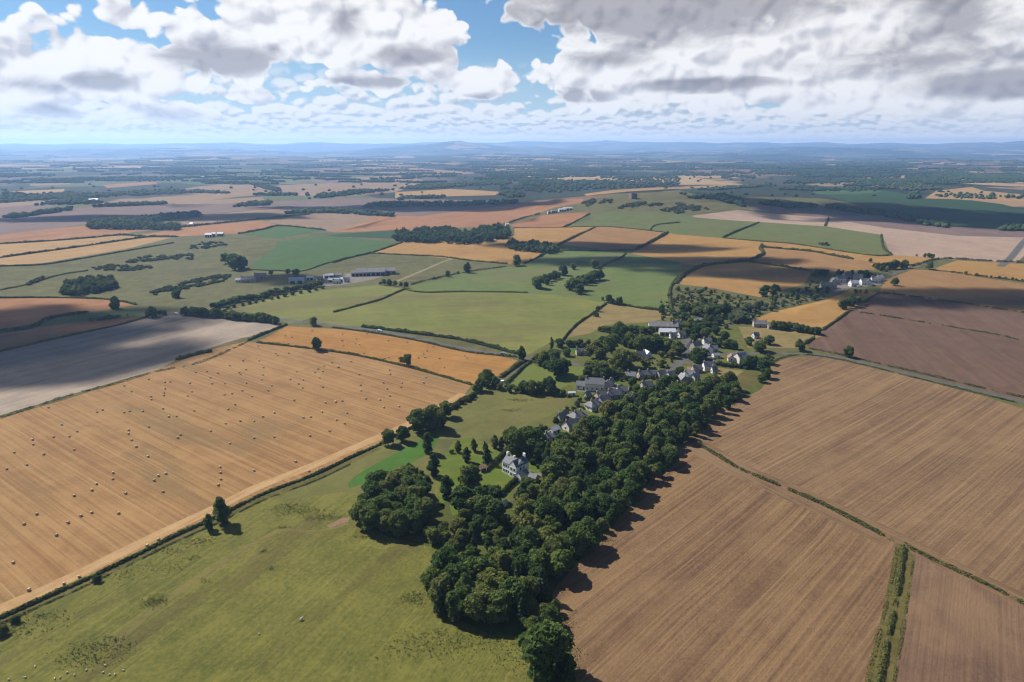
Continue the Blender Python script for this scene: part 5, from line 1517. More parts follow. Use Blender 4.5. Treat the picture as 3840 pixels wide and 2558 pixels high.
M['bay_dark'] = plain_mat('dark_void', (.05, .05, .05))


def box(cx, cy, z0, sx, sy, sz):
    x, y = sx / 2, sy / 2
    v = [(cx + a * x, cy + b * y, z0 + c * sz) for c in (0, 1) for a, b in ((-1, -1), (1, -1), (1, 1), (-1, 1))]
    return v, [(3, 2, 1, 0), (4, 5, 6, 7), (0, 1, 5, 4), (1, 2, 6, 5), (2, 3, 7, 6), (3, 0, 4, 7)]


def part(name, vf, mat, parent, loc=None, rot=None):
    o = mesh_obj(name, vf[0], vf[1], mat, parent)
    if loc:
        o.location = loc
    if rot:
        o.rotation_euler = rot
    return o


def gable_walls(L, W, H, R):
    x, y = L / 2, W / 2
    v = [(-x, -y, -1), (x, -y, -1), (x, y, -1), (-x, y, -1), (-x, -y, H), (x, -y, H), (x, y, H), (-x, y, H), (-x, 0, H + R), (x, 0, H + R)]
    return v, [(0, 1, 5, 4), (2, 3, 7, 6), (1, 2, 6, 9, 5), (3, 0, 4, 8, 7)]


def gable_roof(L, W, H, R, over=.35, th=.18):
    x, y = L / 2 + over * .6, W / 2
    k = R / y
    ye = y + over
    ze = H - over * k + .06
    zr = H + R + .06
    v = []
    for s in (-1, 1):
        v += [(s * x, -ye, ze), (s * x, 0, zr), (s * x, ye, ze), (s * x, ye, ze + th), (s * x, 0, zr + th * 1.2), (s * x, -ye, ze + th)]
    f = [(0, 1, 4, 5), (1, 2, 3, 4), (11, 10, 7, 6), (10, 9, 8, 7), (5, 4, 10, 11), (4, 3, 9, 10), (6, 7, 1, 0), (7, 8, 2, 1), (0, 5, 11, 6), (2, 8, 9, 3)]
    return v, f


def hip_roof(L, W, H, R, over=.4, th=.15):
    x, y = L / 2 + over, W / 2 + over
    r = max(x - y, .2)
    z = H - .1
    v = [(-x, -y, z), (x, -y, z), (x, y, z), (-x, y, z), (-x, -y, z + th), (x, -y, z + th), (x, y, z + th), (-x, y, z + th), (-r, 0, H + R), (r, 0, H + R)]
    return v, [(3, 2, 1, 0), (0, 1, 5, 4), (1, 2, 6, 5), (2, 3, 7, 6), (3, 0, 4, 7), (4, 5, 9, 8), (6, 7, 8, 9), (5, 6, 9), (7, 4, 8)]


def chimney(parent, x, y, z, h=1.3, w=.9, d=.6, mat='stone_wall', pots=2):
    c = part('chimney', box(x, y, z, w, d, h), M[mat], parent)
    for k in range(pots):
        px = x + (k - (pots - 1) / 2) * w * .45
        V, F = tube([(px, y, z + h - .02), (px, y, z + h + .38)], [.12, .10], 6)
        F.append(tuple(range(6, 12)))
        part('chimney_pot', (V, F), M['pot'], c)
    return c


def window(parent, x, y, z, w, h, side):
    """side: 'f' (-y face), 'b', 'l', 'r'."""
    s = {'f': (0, -1), 'b': (0, 1), 'l': (-1, 0), 'r': (1, 0)}[side]
    t = .07
    if s[0]:
        fr = part('window', box(x + s[0] * t / 2, y, z, t, w + .2, h + .2), M['frame'], parent)
        part('pane', box(x + s[0] * (t + .012), y, z + .1, .03, w, h), M['glass'], fr)
    else:
        fr = part('window', box(x, y + s[1] * t / 2, z, w + .2, t, h + .2), M['frame'], parent)
        part('pane', box(x, y + s[1] * (t + .012), z + .1, w, .03, h), M['glass'], fr)


def house(label, px, L, W, H, R, rot, wall='cream_wall', roof='slate', hip=False, chim=2, storeys=1, name='house', door=True, cat='house', at_world=None, group=None, windows=True, z_off=0.0):
    L, W, H, R = L * .72, W * .75, H * .9, R * .88
    p = Vector(at_world) if at_world is not None else at(*px)
    root = new_obj(name, None, loc=(p.x, p.y, p.z + z_off))
    root.rotation_euler = (0, 0, math.radians(rot))
    tag(root, label, cat, group)
    if hip:
        v, f = box(0, 0, -1, L, W, H + 1)
        part('wall', (v, f), M[wall], root)
        rf = part('roof', hip_roof(L, W, H, R), M[roof], root)
    else:
        part('wall', gable_walls(L, W, H, R), M[wall], root)
        rf = part('roof', gable_roof(L, W, H, R), M[roof], root)
    xs = [(-L / 2 + .55), (L / 2 - .55)] if not hip else [-L * .22, L * .22]
    for k in range(chim):
        chimney(rf, xs[k % 2], 0, H + R * (.86 if not hip else .6), 1.5 if not hip else 1.9)
    if windows:
        nwin = max(2, int(L / 3))
        for s in range(storeys):
            z = .9 + s * 2.6
            if z + 1.3 > H:
                break
            for side, y in (('f', -W / 2), ('b', W / 2)):
                for k in range(nwin):
                    x = -L / 2 + L * (k + .5) / nwin
                    if door and s == 0 and k == nwin // 2 and side == 'f':
                        continue
                    window(root, x, y, z, .9, 1.2, side)
            for side, x in (('l', -L / 2), ('r', L / 2)):
                window(root, x, 0, z, .9, 1.2, side)
        if door:
            k = nwin // 2
            part('door', box(-L / 2 + L * (k + .5) / nwin, -W / 2 - .03, 0, 1.0, .06, 2.05), M['door_paint'], root)
    return root


def shed(label, px, L, W, H, R, rot, wall='grey_wall', roof='sheet_roof', name='barn', cat='barn', group=None, bays=3):
    """A farm building: sheeted gable roof, near-black panels in place of open bays."""
    p = at(*px)
    root = new_obj(name, None, loc=p)
    root.rotation_euler = (0, 0, math.radians(rot))
    tag(root, label, cat, group)
    part('wall', gable_walls(L, W, H, R), M[wall], root)
    part('roof', gable_roof(L, W, H, R, .5, .12), M[roof], root)
    for k in range(bays):
        x = -L / 2 + L * (k + .5) / bays
        part('bay_panel', box(x, -W / 2 - .04, 0, min(L / bays * .7, 5), .08, H * .75), M['bay_dark'], root)  # near-black panel; the darkness inside an open bay is put into its colour
    return root


# the white house: main block, cross wing, low annexe
def white_house():
    b = at(*cK((940, 815))[0])
    rot = math.radians(-44)
    root = new_obj('white_house', None, loc=b)
    root.rotation_euler = (0, 0, rot)
    tag(root, 'white two storey house with grey gabled roofs standing on its lawn by the wood', 'house')
    H = 5.4
    L, W = 9.4, 6.6

    def shift(vf, dx, dy, dz=0.0):
        return [(x + dx, y + dy, z + dz) for x, y, z in vf[0]], vf[1]

    def turn(vf):
        return [(-y, x, z) for x, y, z in vf[0]], vf[1]
    part('wall', shift(gable_walls(L, W, H, 2.7), 0, W / 2), M['bright_wall'], root)
    rf = part('roof', shift(gable_roof(L, W, H, 2.7, .12), 0, W / 2), M['slate_pale'], root)
    part('wall', shift(turn(gable_walls(8.6, 4.6, H + .25, 2.7)), 2.75, 8.6 / 2 - .6), M['bright_wall'], root)
    rw = part('roof', shift(turn(gable_roof(8.6, 4.6, H + .25, 2.7, .1)), 2.75, 8.6 / 2 - .6), M['slate'], root)
    for y in (1.2, 3.4, 5.4):                                       # roof lights on the wing's outer slope
        q = part('roof_light', box(0, 0, 0, .9, 1.1, .08), M['glass'], rw)
        q.location = (3.95, y, H + .25 + 2.7 - 1.2 * (2.7 / 2.3) + .33)
        q.rotation_euler = (0, math.atan2(2.7, 2.3), 0)
    chimney(rf, -L / 2 + .5, W / 2, H + 2.3, 1.9, .8, 1.3, 'bright_wall', 3)
    chimney(rw, 2.75, 7.4, H + 2.5, 1.9, 1.3, .8, 'bright_wall', 3)
    chimney(rf, .1, W / 2, H + 2.3, 1.3, .7, .9, 'bright_wall', 2)
    for x in (-3.5, -1.9, -.3):
        for z in (.9, 3.5):
            window(root, x, 0, z, .95, 1.35, 'f')
    for x in (1.75, 3.75):
        for z in (.9, 3.5):
            window(root, x, -.6, z, .95, 1.35, 'f')
    window(root, 5.05, 2.2, 3.5, .9, 1.3, 'r')
    window(root, 5.05, 4.6, 3.5, .9, 1.3, 'r')
    window(root, -L / 2, 2.2, 3.5, .9, 1.3, 'l')
    window(root, -L / 2, 4.4, .9, .9, 1.3, 'l')
    part('door', box(-.3 + 1.05, -.03, 0, 1.0, .06, 2.1), M['door_paint'], root)
    an = part('annexe', shift(turn(gable_walls(5.6, 3.6, 2.6, 1.5)), 7.0, 1.4), M['bright_wall'], root)
    part('annexe_roof', shift(turn(gable_roof(5.6, 3.6, 2.6, 1.5, .15)), 7.0, 1.4), M['slate_pale'], an)


white_house()
house('small pale garage right of the white house', cK((1350, 900))[0], 5.5, 4.2, 2.3, 1.4, -36, 'cream_wall', 'slate_pale', chim=0, name='garage', cat='garage')
house('little garden shed half hidden below the white house', cK((850, 1330))[0], 3.6, 2.6, 2.0, .9, 40, 'cream_wall', 'sheet_white', chim=0, name='garden_shed', cat='shed', windows=False)
shed('tiny summer house beside the lawn hedge of the white house', cK((490, 740))[0], 3.4, 2.6, 2.1, .8, 30, 'cream_wall', 'tile_red', 'summer_house', 'shed', bays=1)

# village
house('long grey hipped terrace, nearest but one to the wood', cJ((430, 1110))[0], 13, 9, 3.2, 3.2, 38, 'cream_wall', 'slate_pale', True, 2)
house('dark roofed cottage at the lower end of the grey terrace', cJ((370, 1195))[0], 12, 8, 3.0, 3.0, 38, 'cream_wall', 'slate', False, 1)
house('grey hipped house in the middle of the terrace row', cJ((590, 1000))[0], 13, 9, 3.2, 3.4, 38, 'cream_wall', 'slate_pale', True, 2)
house('dark gabled house at the upper end of the terrace row', cJ((690, 955))[0], 11, 8, 3.2, 3.0, 38, 'stone_wall', 'slate', False, 2)
house('low slate house between terrace and steading', cJ((790, 890))[0], 12, 8, 3.0, 2.8, 20, 'stone_wall', 'slate', False, 1)
house('pale fronted cottage behind the tree top, above the terrace', cJ((865, 855))[0], 9, 7, 3.0, 2.6, 15, 'white_wall', 'slate_pale', False, 1)
house('large pale rendered steading with many windows', cJ((600, 810))[0], 17, 9, 5.2, 3.4, -8, 'cream_wall', 'slate_pale', False, 2, 2)
house('side wing of the pale steading', cJ((470, 800))[0], 9, 7, 3.0, 2.4, -8, 'cream_wall', 'slate_pale', False, 0)
house('stone cottage right of the pale steading', cJ((720, 810))[0], 9, 7, 3.4, 2.6, 75, 'stone_wall', 'slate', False, 1)
house('grey hipped cottage at the near end of the row', cJ((145, 1310))[0], 9, 7, 2.8, 2.6, 30, 'cream_wall', 'slate_pale', True, 1)
house('white conservatory roofed house near the row end', cJ((205, 1240))[0], 8, 5, 2.8, 1.6, 40, 'white_wall', 'sheet_white', False, 0)
house('small white caravan like shed at the pasture edge', cJ((375, 872))[0], 6, 3, 2.4, .6, 5, 'white_wall', 'sheet_white', False, 0, name='garden_shed', cat='shed')
house('house with a dark gable in the village middle', cJ((1040, 515))[0], 11, 8, 3.6, 3.2, 20, 'cream_wall', 'slate', False, 2)
house('white roofed wing of the house in the village middle', cJ((1115, 495))[0], 8, 6, 3.4, 2.2, 110, 'white_wall', 'sheet_white', False, 0)
house('small cottage under the largest garden tree', cJ((510, 470))[0], 8, 6, 2.8, 2.4, 60, 'stone_wall', 'slate_pale', False, 1)
shed('long grey barn at the top of the village', cJ((1270, 225))[0], 24, 10, 4.2, 2.6, -4, 'stone_wall', 'sheet_roof', bays=5)
shed('pale roofed cart shed below the long barn', cJ((1310, 275))[0], 13, 8, 3.4, 2.0, -4, 'stone_wall', 'sheet_white', bays=3)
house('stone farmhouse with steep gables beside the long barn', cJ((1400, 225))[0], 12, 8, 5.2, 3.4, 15, 'stone_wall', 'slate', False, 2, 2)
house('white fronted cottage below the farmhouse', cJ((1415, 285))[0], 10, 7, 3.2, 2.6, 70, 'white_wall', 'slate_pale', False, 1)
house('low grey roof among the thicket trees', cJ((1620, 155))[0], 12, 7, 2.6, 2.0, -12, 'grey_wall', 'slate_pale', False, 1)
house('stone house with a white gable by the street', cJ((1590, 425))[0], 11, 7, 4.8, 3.2, 30, 'stone_wall', 'slate', False, 2, 2)
house('white gabled house right of the street', cJ((1705, 460))[0], 10, 7, 4.8, 3.0, 100, 'white_wall', 'slate_pale', False, 1, 2)
house('grey cottage behind the white gabled house', cJ((1700, 365))[0], 9, 6, 3.0, 2.4, 10, 'white_wall', 'slate_pale', False, 1)
house('white double garage right of the street', cJ((1790, 500))[0], 7, 6, 2.6, 1.4, 5, 'white_wall', 'sheet_roof', False, 0, name='garage', cat='garage')
mh = house('modern white house with a blue solar roof', cJ((2030, 540))[0], 12, 9, 4.6, 3.2, 25, 'white_wall', 'slate_pale', False, 1, 2)
for k in range(3):
    q = part('solar_panel', box(0, 0, 0, 1.6, 2.6, .06), M['solar'], mh)
    q.location = (-2.4 + 1.75 * k, -2.4, 4.6 + 3.2 - 2.4 * (3.2 / 4.5) + .42)
    q.rotation_euler = (math.atan2(3.2, 4.5), 0, 0)
house('pinkish low house left of the modern house', cJ((1935, 530))[0], 8, 6, 3.0, 2.2, 80, 'cream_wall', 'tile_red', False, 1)
house('dark roofed house with a white front by the small yellow lawn', cJ((1715, 620))[0], 11, 7, 3.6, 3.0, 8, 'white_wall', 'slate', False, 2)
house('white roofed house at the edge of the wood', cJ((1520, 710))[0], 11, 8, 3.6, 3.0, 25, 'white_wall', 'sheet_white', False, 1)
house('dark gabled cottage touching the wood', cJ((1465, 740))[0], 9, 7, 3.2, 3.0, 100, 'stone_wall', 'slate', False, 1)
house('slate roofed cottage wedged between trees above the wood', cJ((1110, 810))[0], 10, 7, 3.2, 2.8, 15, 'grey_wall', 'slate', False, 1)
house('stone bungalow below the swirling gold field', cJ((2215, 195))[0], 15, 8, 3.2, 2.8, -6, 'stone_wall', 'slate_pale', False, 2)
house('small outhouse right of the stone bungalow', cJ((2335, 215))[0], 9, 6, 2.6, 1.8, -6, 'stone_wall', 'slate_pale', False, 0)
house('little slate cottage behind the round green tree', cJ((2175, 305))[0], 7, 5, 2.8, 2.2, 20, 'white_wall', 'slate', False, 1)
EXTRA = [((760, 770), 'low slate outbuilding beside the lime lawn', 7, 5, 70), ((530, 905), 'garden hut under the terrace trees', 5, 4, 30), ((660, 905), 'slate cottage between terrace gardens', 9, 7, 25), ((310, 1090), 'pale hut in the lower terrace gardens', 5, 4, 40), ((270, 1120), 'grey lean-to in the lower terrace gardens', 6, 4, 38),
         ((960, 705), 'stone cottage end by the stony yard', 8, 6, -20), ((1070, 695), 'stone barn gable facing the street', 9, 6, 15), ((1150, 690), 'low pale cottage on the street side', 8, 6, 10), ((1250, 690), 'slate cottage at the street bend', 8, 6, 25), ((1340, 700), 'whitewashed cottage beside the wood', 8, 6, 35),
         ((1450, 300), 'pale cottage behind the barns', 8, 6, 20), ((1370, 310), 'white lean-to below the cart shed', 8, 5, 5), ((1540, 395), 'stone cottage left of the white gable', 8, 6, 60), ((1660, 470), 'low white extension by the street', 7, 5, 10), ((1760, 440), 'slate bungalow behind the garage', 9, 6, 0),
         ((1600, 640), 'slate bungalow on the reddish yard', 9, 6, 10), ((1770, 650), 'white lean-to beside the dark roofed house', 5, 4, 8), ((1580, 720), 'pale cottage tucked against the wood', 8, 6, 40), ((450, 470), 'grey cottage in the left gardens', 7, 6, 10), ((545, 445), 'stone hut beside the largest garden tree', 5, 4, 30)]
for q, lab, L_, W_, r in EXTRA:
    house(lab, cJ(q)[0], L_, W_, 3.0, 2.4, r, 'white_wall' if 'white' in lab else 'cream_wall' if 'pale' in lab else 'stone_wall', 'slate' if 'slate' in lab else 'slate_pale', False, 1)
# hamlet
HM = [((1045, 235), 'stone cottage at the left end of the hamlet', 'stone_wall', 'slate_pale', 20), ((1110, 190), 'white cottage high in the hamlet', 'white_wall', 'slate', -10), ((1150, 168), 'grey cottage under the hamlet trees', 'grey_wall', 'slate', 15),
      ((1195, 222), 'bright white house in the middle of the hamlet', 'white_wall', 'sheet_white', 10), ((1225, 178), 'slate house behind the bright white one', 'stone_wall', 'slate_pale', -20), ((1268, 210), 'white house right of the hamlet middle', 'white_wall', 'slate_pale', 5),
      ((1300, 215), 'small white cottage before the hamlet lane', 'white_wall', 'slate', 60), ((1342, 198), 'long white house at the right of the hamlet', 'white_wall', 'slate_pale', -5), ((1370, 185), 'last white house at the right end of the hamlet', 'white_wall', 'sheet_white', 30),
      ((1000, 240), 'low stone steading left of the hamlet', 'stone_wall', 'slate', -5), ((1060, 205), 'narrow stone house in the upper hamlet', 'stone_wall', 'slate_pale', 80)]
for q, lab, wl, rf_, r in HM:
    house(lab, cF(q)[0], 13, 8, 4.2, 3.0, r, wl, rf_, False, 1)
# the big farm
shed('largest dark roofed barn of the big farm', cE((255, 146))[0], 34, 20, 5.0, 3.2, 12, 'grey_wall', 'sheet_roof', bays=6)
shed('grey barn at the right end of the big farm', cE((355, 138))[0], 24, 16, 4.6, 2.6, 14, 'grey_wall', 'sheet_roof', bays=4)
shed('grey lean barn before the largest barn', cE((175, 152))[0], 18, 11, 4.2, 2.2, 12, 'grey_wall', 'sheet_roof', bays=4)
FM = [((2110, 178), 'white roofed shed at the left of the farm yard', 'sheet_white', 14), ((2170, 185), 'pale farmhouse roof beside the lane trees', 'slate_pale', 12), ((2230, 165), 'white shed behind the farm lane trees', 'sheet_white', 18), ((2290, 160), 'grey shed in the farm yard', 'sheet_roof', 20),
      ((2330, 190), 'small white store in the farm yard', 'sheet_white', 10), ((2270, 195), 'long white poultry shed in the farm yard', 'sheet_white', 22)]
for q, lab, rf_, r in FM:
    shed(lab, cD(q)[0], r * .6, 6.5, 3.0, 1.5, RNG.uniform(-20, 40), 'white_wall', rf_, bays=2)
for q, lab, r in (((40, 180), 'white stone farmhouse at the farm yard corner', 14), ((90, 195), 'pale cottage at the farm yard exit', 12), ((20, 205), 'low white cottage below the farm yard', 13)):
    house(lab, cE(q)[0], r * .8, 7, 3.4, 2.4, RNG.uniform(-10, 30), 'white_wall', 'slate_pale', False, 1)
shed('blue grey shed left of the farm lane', cD((2015, 200))[0], 16, 11, 4.0, 2.2, 12, 'white_wall', 'sheet_blue', bays=2)
house('dark roofed pair of farm cottages on the green slope', cD((1690, 195))[0], 22, 9, 4.0, 3.2, 8, 'stone_wall', 'slate', False, 2)
house('dark roofed cottage behind the farm cottages', cD((1770, 170))[0], 18, 8, 3.8, 3.0, 8, 'stone_wall', 'slate', False, 1)
house('small white cottage left of the farm cottages', cD((1622, 195))[0], 9, 6, 3.0, 2.0, 8, 'white_wall', 'sheet_white', False, 0)
# far farms
for q, lab, L, rf_ in (((1555, 530), 'white roofed shed of the hilltop farm', 36, 'sheet_white'), ((1590, 522), 'long white shed behind the hilltop farm', 46, 'sheet_white'), ((1500, 540), 'grey barn of the hilltop farm', 30, 'sheet_roof'), ((1465, 545), 'small pale house of the hilltop farm', 16, 'slate_pale'), ((1180, 632), 'white cottage at the foot of the hilltop lane', 14, 'sheet_white')):
    shed(lab, cB(q)[0], L * .45, 8, 4.5, 2.2, 8, 'white_wall', rf_, bays=3)
for q, lab, L in (((1420, 705), 'white shed of the farm behind the gorse pasture', 34), ((1500, 698), 'second white shed of the farm behind the gorse pasture', 30), ((1455, 700), 'small house of the farm behind the gorse pasture', 18)):
    shed(lab, cA(q)[0], L * .32, 7, 4.5, 2.2, 5, 'white_wall', 'sheet_white', bays=3)
for q, lab, L in (((615, 464), 'far white shed among trees at the left', 60), ((650, 462), 'second far white shed among trees at the left', 44), ((1385, 302), 'far pale barn beside the small green field', 60), ((1305, 632), 'tiny white cottage on the hedge by the dark wood', 18)):
    shed(lab, cA(q)[0], L * .35, 9, 5.0, 2.6, 3, 'white_wall', 'sheet_white', bays=3)


M['ruin_stone'] = plain_mat('ruin_stone', (.17, .14, .12), (.12, .10, .085), 2.0)


def castle():
    """Square ruin with battlements on the hill."""
    p = at(*cB((2035, 440))[0])
    root = new_obj('castle_ruin', None, loc=p)
    root.rotation_euler = (0, 0, .3)
    tag(root, 'square dark stone castle ruin on the hilltop', 'ruin')
    s, h, t = 14.0, 9.5, 1.3
    for k, (x, y, a, b) in enumerate(((0, -s / 2, s, t), (0, s / 2, s, t), (-s / 2, 0, t, s - t), (s / 2, 0, t, s - t))):
        w = part('wall', box(x, y, -3, a, b, h + 3), M['ruin_stone'], root)
        for j in range(7):
            f = (j + .5) / 7 - .5
            part('merlon', box(x + (f * a if a > b else 0), y + (f * b if b > a else 0), h, 2.2 if a > b else t * .9, 2.2 if b > a else t * .9, 1.6), M['ruin_stone'], w)


castle()

for p in canopy(cJ((190, 1180), (300, 1020), (430, 930), (620, 850), (860, 780), (900, 830), (780, 900), (560, 950), (420, 1050), (280, 1180)), .8, 4.6, 36, 21):
    plant('garden_bush', p, RNG.uniform(1.4, 3.6), RNG.choice(('bush', 'bush', 'olive')), 'small green shrub in the gardens behind the grey terrace', 'shrubs behind the grey terrace', 'bush')
for p in canopy(cJ((1120, 560), (1300, 480), (1380, 520), (1300, 600), (1150, 620)), .8, 5.0, 14, 22):
    plant('garden_bush', p, RNG.uniform(1.4, 3.4), RNG.choice(('bush', 'olive')), 'small green shrub on the garden bank above the village street', 'shrubs on the garden bank', 'bush')
# ------------------------------------------------------------------ round bales
M['straw_bale'] = plain_mat('straw_bale', (.44, .35, .21), (.36, .28, .16), .25)
M['bale_end'] = plain_mat('bale_end', (.38, .30, .18), (.30, .23, .13), .2)


def bale_mesh():
    V, F, I = [], [], []
    n, R, Lh = 22, .66, .62
    rings = [(-Lh, R * .90), (-Lh + .06, R * .985), (-Lh + .2, R), (Lh - .2, R), (Lh - .06, R * .985), (Lh, R * .90)]
    for y, r in rings:
        for k in range(n):
            a = 2 * math.pi * k / n
            q = r * (1 + .012 * math.sin(a * 7 + y * 3))
            V.append((math.cos(a) * q, y, math.sin(a) * q + R - .03))
    for i in range(len(rings) - 1):
        for k in range(n):
            F.append((i * n + k, i * n + (k + 1) % n, (i + 1) * n + (k + 1) % n, (i + 1) * n + k))
            I.append(0)
    for i, y in ((0, -Lh + .03), (len(rings) - 1, Lh - .03)):        # dished, coiled ends
        prev = [i * n + k for k in range(n)]
        for q in (.6, .3):
            base = len(V)
            for k in range(n):
                a = 2 * math.pi * k / n
                V.append((math.cos(a) * R * q, y, math.sin(a) * R * q + R - .03))
            for k in range(n):
                F.append((prev[k], prev[(k + 1) % n], base + (k + 1) % n, base + k))
                I.append(1)
            prev = [base + k for k in range(n)]
        F.append(tuple(prev))
        I.append(1)
    me = bpy.data.meshes.new('hay_bale')
    me.from_pydata(V, [], F)
    me.materials.append(M['straw_bale'])
    me.materials.append(M['bale_end'])
    me.polygons.foreach_set('material_index', np.array(I, dtype=np.int32))
    me.update()
    return me


BALE = bale_mesh()
BALE_G = cG((360, 65), (868, 78), (750, 97), (750, 117), (768, 155), (795, 193), (864, 250), (450, 104), (405, 134), (313, 137), (190, 152), (194, 180), (434, 211), (256, 238), (84, 226), (157, 300), (40, 323), (1052, 124), (1038, 142), (1228, 101), (1340, 174), (1316, 57), (1402, 43), (1482, 43), (1482, 143), (1600, 137), (1534, 18), (985, 18), (1030, 15), (1770, 24), (1812, 20), (1808, 130), (1922, 101), (1962, 36), (2010, 57), (1725, 281), (1802, 336), (1850, 336), (1872, 325), (1482, 333), (1284, 312), (1286, 346), (1288, 383), (1274, 418), (660, 346), (658, 382), (968, 351), (924, 363), (900, 390), (563, 410), (537, 447), (433, 480), (734, 466), (951, 456), (535, 577), (473, 597), (693, 582), (398, 637), (215, 587), (141, 645), (330, 710), (924, 735), (860, 772), (78, 870), (463, 953), (374, 993), (170, 1030))
BALE_D = cD((1752, 627), (1872, 675), (1960, 675), (1885, 690), (1758, 727), (1650, 727), (1560, 760), (1790, 772), (1670, 787), (1405, 800), (1330, 806), (1480, 810), (1625, 808), (1635, 820), (1785, 822), (1775, 855), (1428, 842), (1120, 873), (1157, 870), (1290, 880), (1440, 882), (1527, 882), (1672, 877), (1845, 897), (1970, 852), (2057, 857), (2028, 884), (2055, 910), (2015, 800), (2138, 805), (2193, 800), (2160, 782), (2170, 842), (2192, 906), (2200, 762), (2297, 770), (2255, 740), (1122, 917), (1115, 945), (1114, 963), (1027, 970), (1028, 990), (893, 936), (845, 897), (1010, 852), (1302, 937), (1275, 965), (1577, 950), (1525, 957), (1712, 970), (1645, 930), (1822, 930), (1997, 995), (2210, 1012), (2280, 1008), (2325, 1000), (1596, 1025), (1548, 1057), (1320, 1066), (1107, 1053), (968, 1070), (880, 1070), (843, 1078), (697, 1060), (660, 1077), (1862, 1080), (2185, 1075), (330, 1045))
BALE_E = cE((122, 732), (35, 768), (175, 820), (380, 790), (385, 817), (340, 877), (465, 877), (460, 905), (365, 918), (185, 892), (187, 930), (628, 840), (613, 877), (382, 966), (220, 985), (315, 993), (60, 1000), (15, 1005), (342, 1043), (446, 1037), (93, 1082))
BALE_T = cE((60, 545), (60, 590), (65, 625), (148, 610), (178, 617), (158, 578), (230, 540), (372, 590), (635, 612), (680, 630), (612, 680), (635, 660), (577, 707), (622, 705), (720, 710), (890, 692), (908, 707), (968, 680), (210, 675), (350, 710), (375, 705), (753, 772), (500, 600)) + cD((1937, 555), (1982, 567), (1960, 610), (2120, 520))
for spots, lab, grp in ((BALE_G + BALE_D + BALE_E, 'round straw bale lying on the wide golden stubble field', 'bales on the wide stubble field'), (BALE_T, 'round straw bale lying on the smaller golden field by the road', 'bales on the smaller stubble field')):
    for p in at_many([(x, y + 3) for x, y in spots]):
        o = new_obj('hay_bale', BALE, loc=(p[0], p[1], p[2]))
        o.rotation_euler = (0, 0, RNG.uniform(-.6, .6) + (1.57 if RNG.random() < .3 else 0))
        s = RNG.uniform(.68, .80)
        o.scale = (s, s, s)
        tag(o, lab, 'bale', grp)


# ------------------------------------------------------------------ animals
M['wool'] = plain_mat('wool', (.50, .47, .40), (.42, .39, .33), .2)
M['hide_white'] = plain_mat('pale_hide', (.50, .48, .43), (.42, .39, .33), .5)


def beast_mesh(name, mat, s, body, neck, head, leg):
    """A four legged body grown as one skin over a skeleton."""
    hip, sh, z = -body * .5, body * .5, leg
    J = [(hip, 0, z + .30), (0, 0, z + .26), (sh, 0, z + .30), (sh + neck * .6, 0, z + .30 + neck * .55), (sh + neck + head * .4, 0, z + .30 + neck * .5), (sh + neck + head, 0, z + .16 + neck * .3), (hip - .12, 0, z + .12)]
    Rr = [.27, .31, .27, .15, .13, .08, .05]
    Ed = [(0, 1), (1, 2), (2, 3), (3, 4), (4, 5), (0, 6)]
    for x, top, bend in ((hip + .03, 0, -.07), (sh - .03, 2, .03)):
        for y in (-.15, .15):
            k = len(J)
            J += [(x, y, z * .95), (x + bend, y, z * .45), (x, y, .03)]
            Rr += [.11, .06, .05]
            Ed += [(top, k), (k, k + 1), (k + 1, k + 2)]
    me = bpy.data.meshes.new(name)
    me.from_pydata([(a * s, b * s, c * s) for a, b, c in J], Ed, [])
    o = bpy.data.objects.new(name, me)
    COL.objects.link(o)
    m = o.modifiers.new('skin', 'SKIN')
    for i, v in enumerate(me.skin_vertices[0].data):
        v.radius = (Rr[i] * s, Rr[i] * s)
        v.use_root = i == 1
    m2 = o.modifiers.new('sub', 'SUBSURF')
    m2.levels = m2.render_levels = 1
    out = bpy.data.meshes.new_from_object(o.evaluated_get(bpy.context.evaluated_depsgraph_get()))
    out.name = name
    out.materials.clear()
    out.materials.append(mat)
    bpy.data.objects.remove(o)
    return out


SHEEP = beast_mesh('sheep', M['wool'], .56, .75, .25, .22, .38)
COW = beast_mesh('cow', M['hide_white'], .9, 1.0, .30, .30, .55)
for p in at_many(cG((205, 1480), (148, 1543), (52, 1557), (393, 1515), (320, 1550), (350, 1545), (435, 1530), (503, 1502), (613, 1475), (602, 1515), (640, 1527), (670, 1525), (722, 1503))):
    o = new_obj('sheep', SHEEP, loc=Vector(p))
    o.rotation_euler = (0, 0, RNG.uniform(0, 6.28))
    tag(o, 'small white sheep grazing with the flock at the bottom left', 'sheep', 'flock of sheep')
o = new_obj('sheep', SHEEP, loc=at(*cG((1510, 1290))[0]))
tag(o, 'lone white sheep in the open pasture away from the flock', 'sheep')
o = new_obj('cow', COW, loc=at(*cG((1757, 1208))[0]))
o.rotation_euler = (0, 0, 1.0)
tag(o, 'pale cow standing alone on the sheep pasture with its dark shadow', 'cow')

# ------------------------------------------------------------------ vehicles
M['car_white'] = plain_mat('white_car_paint', (.75, .76, .77), None, rough=.25, spec=.5)
M['car_silver'] = plain_mat('silver_car_paint', (.38, .39, .41), None, rough=.25, spec=.5, metallic=.4)
M['car_blue'] = plain_mat('blue_car_paint', (.04, .09, .20), None, rough=.25, spec=.5)
M['car_red'] = plain_mat('red_car_paint', (.30, .04, .03), None, rough=.25, spec=.5)
M['tyre'] = plain_mat('tyre_rubber', (.02, .02, .02))


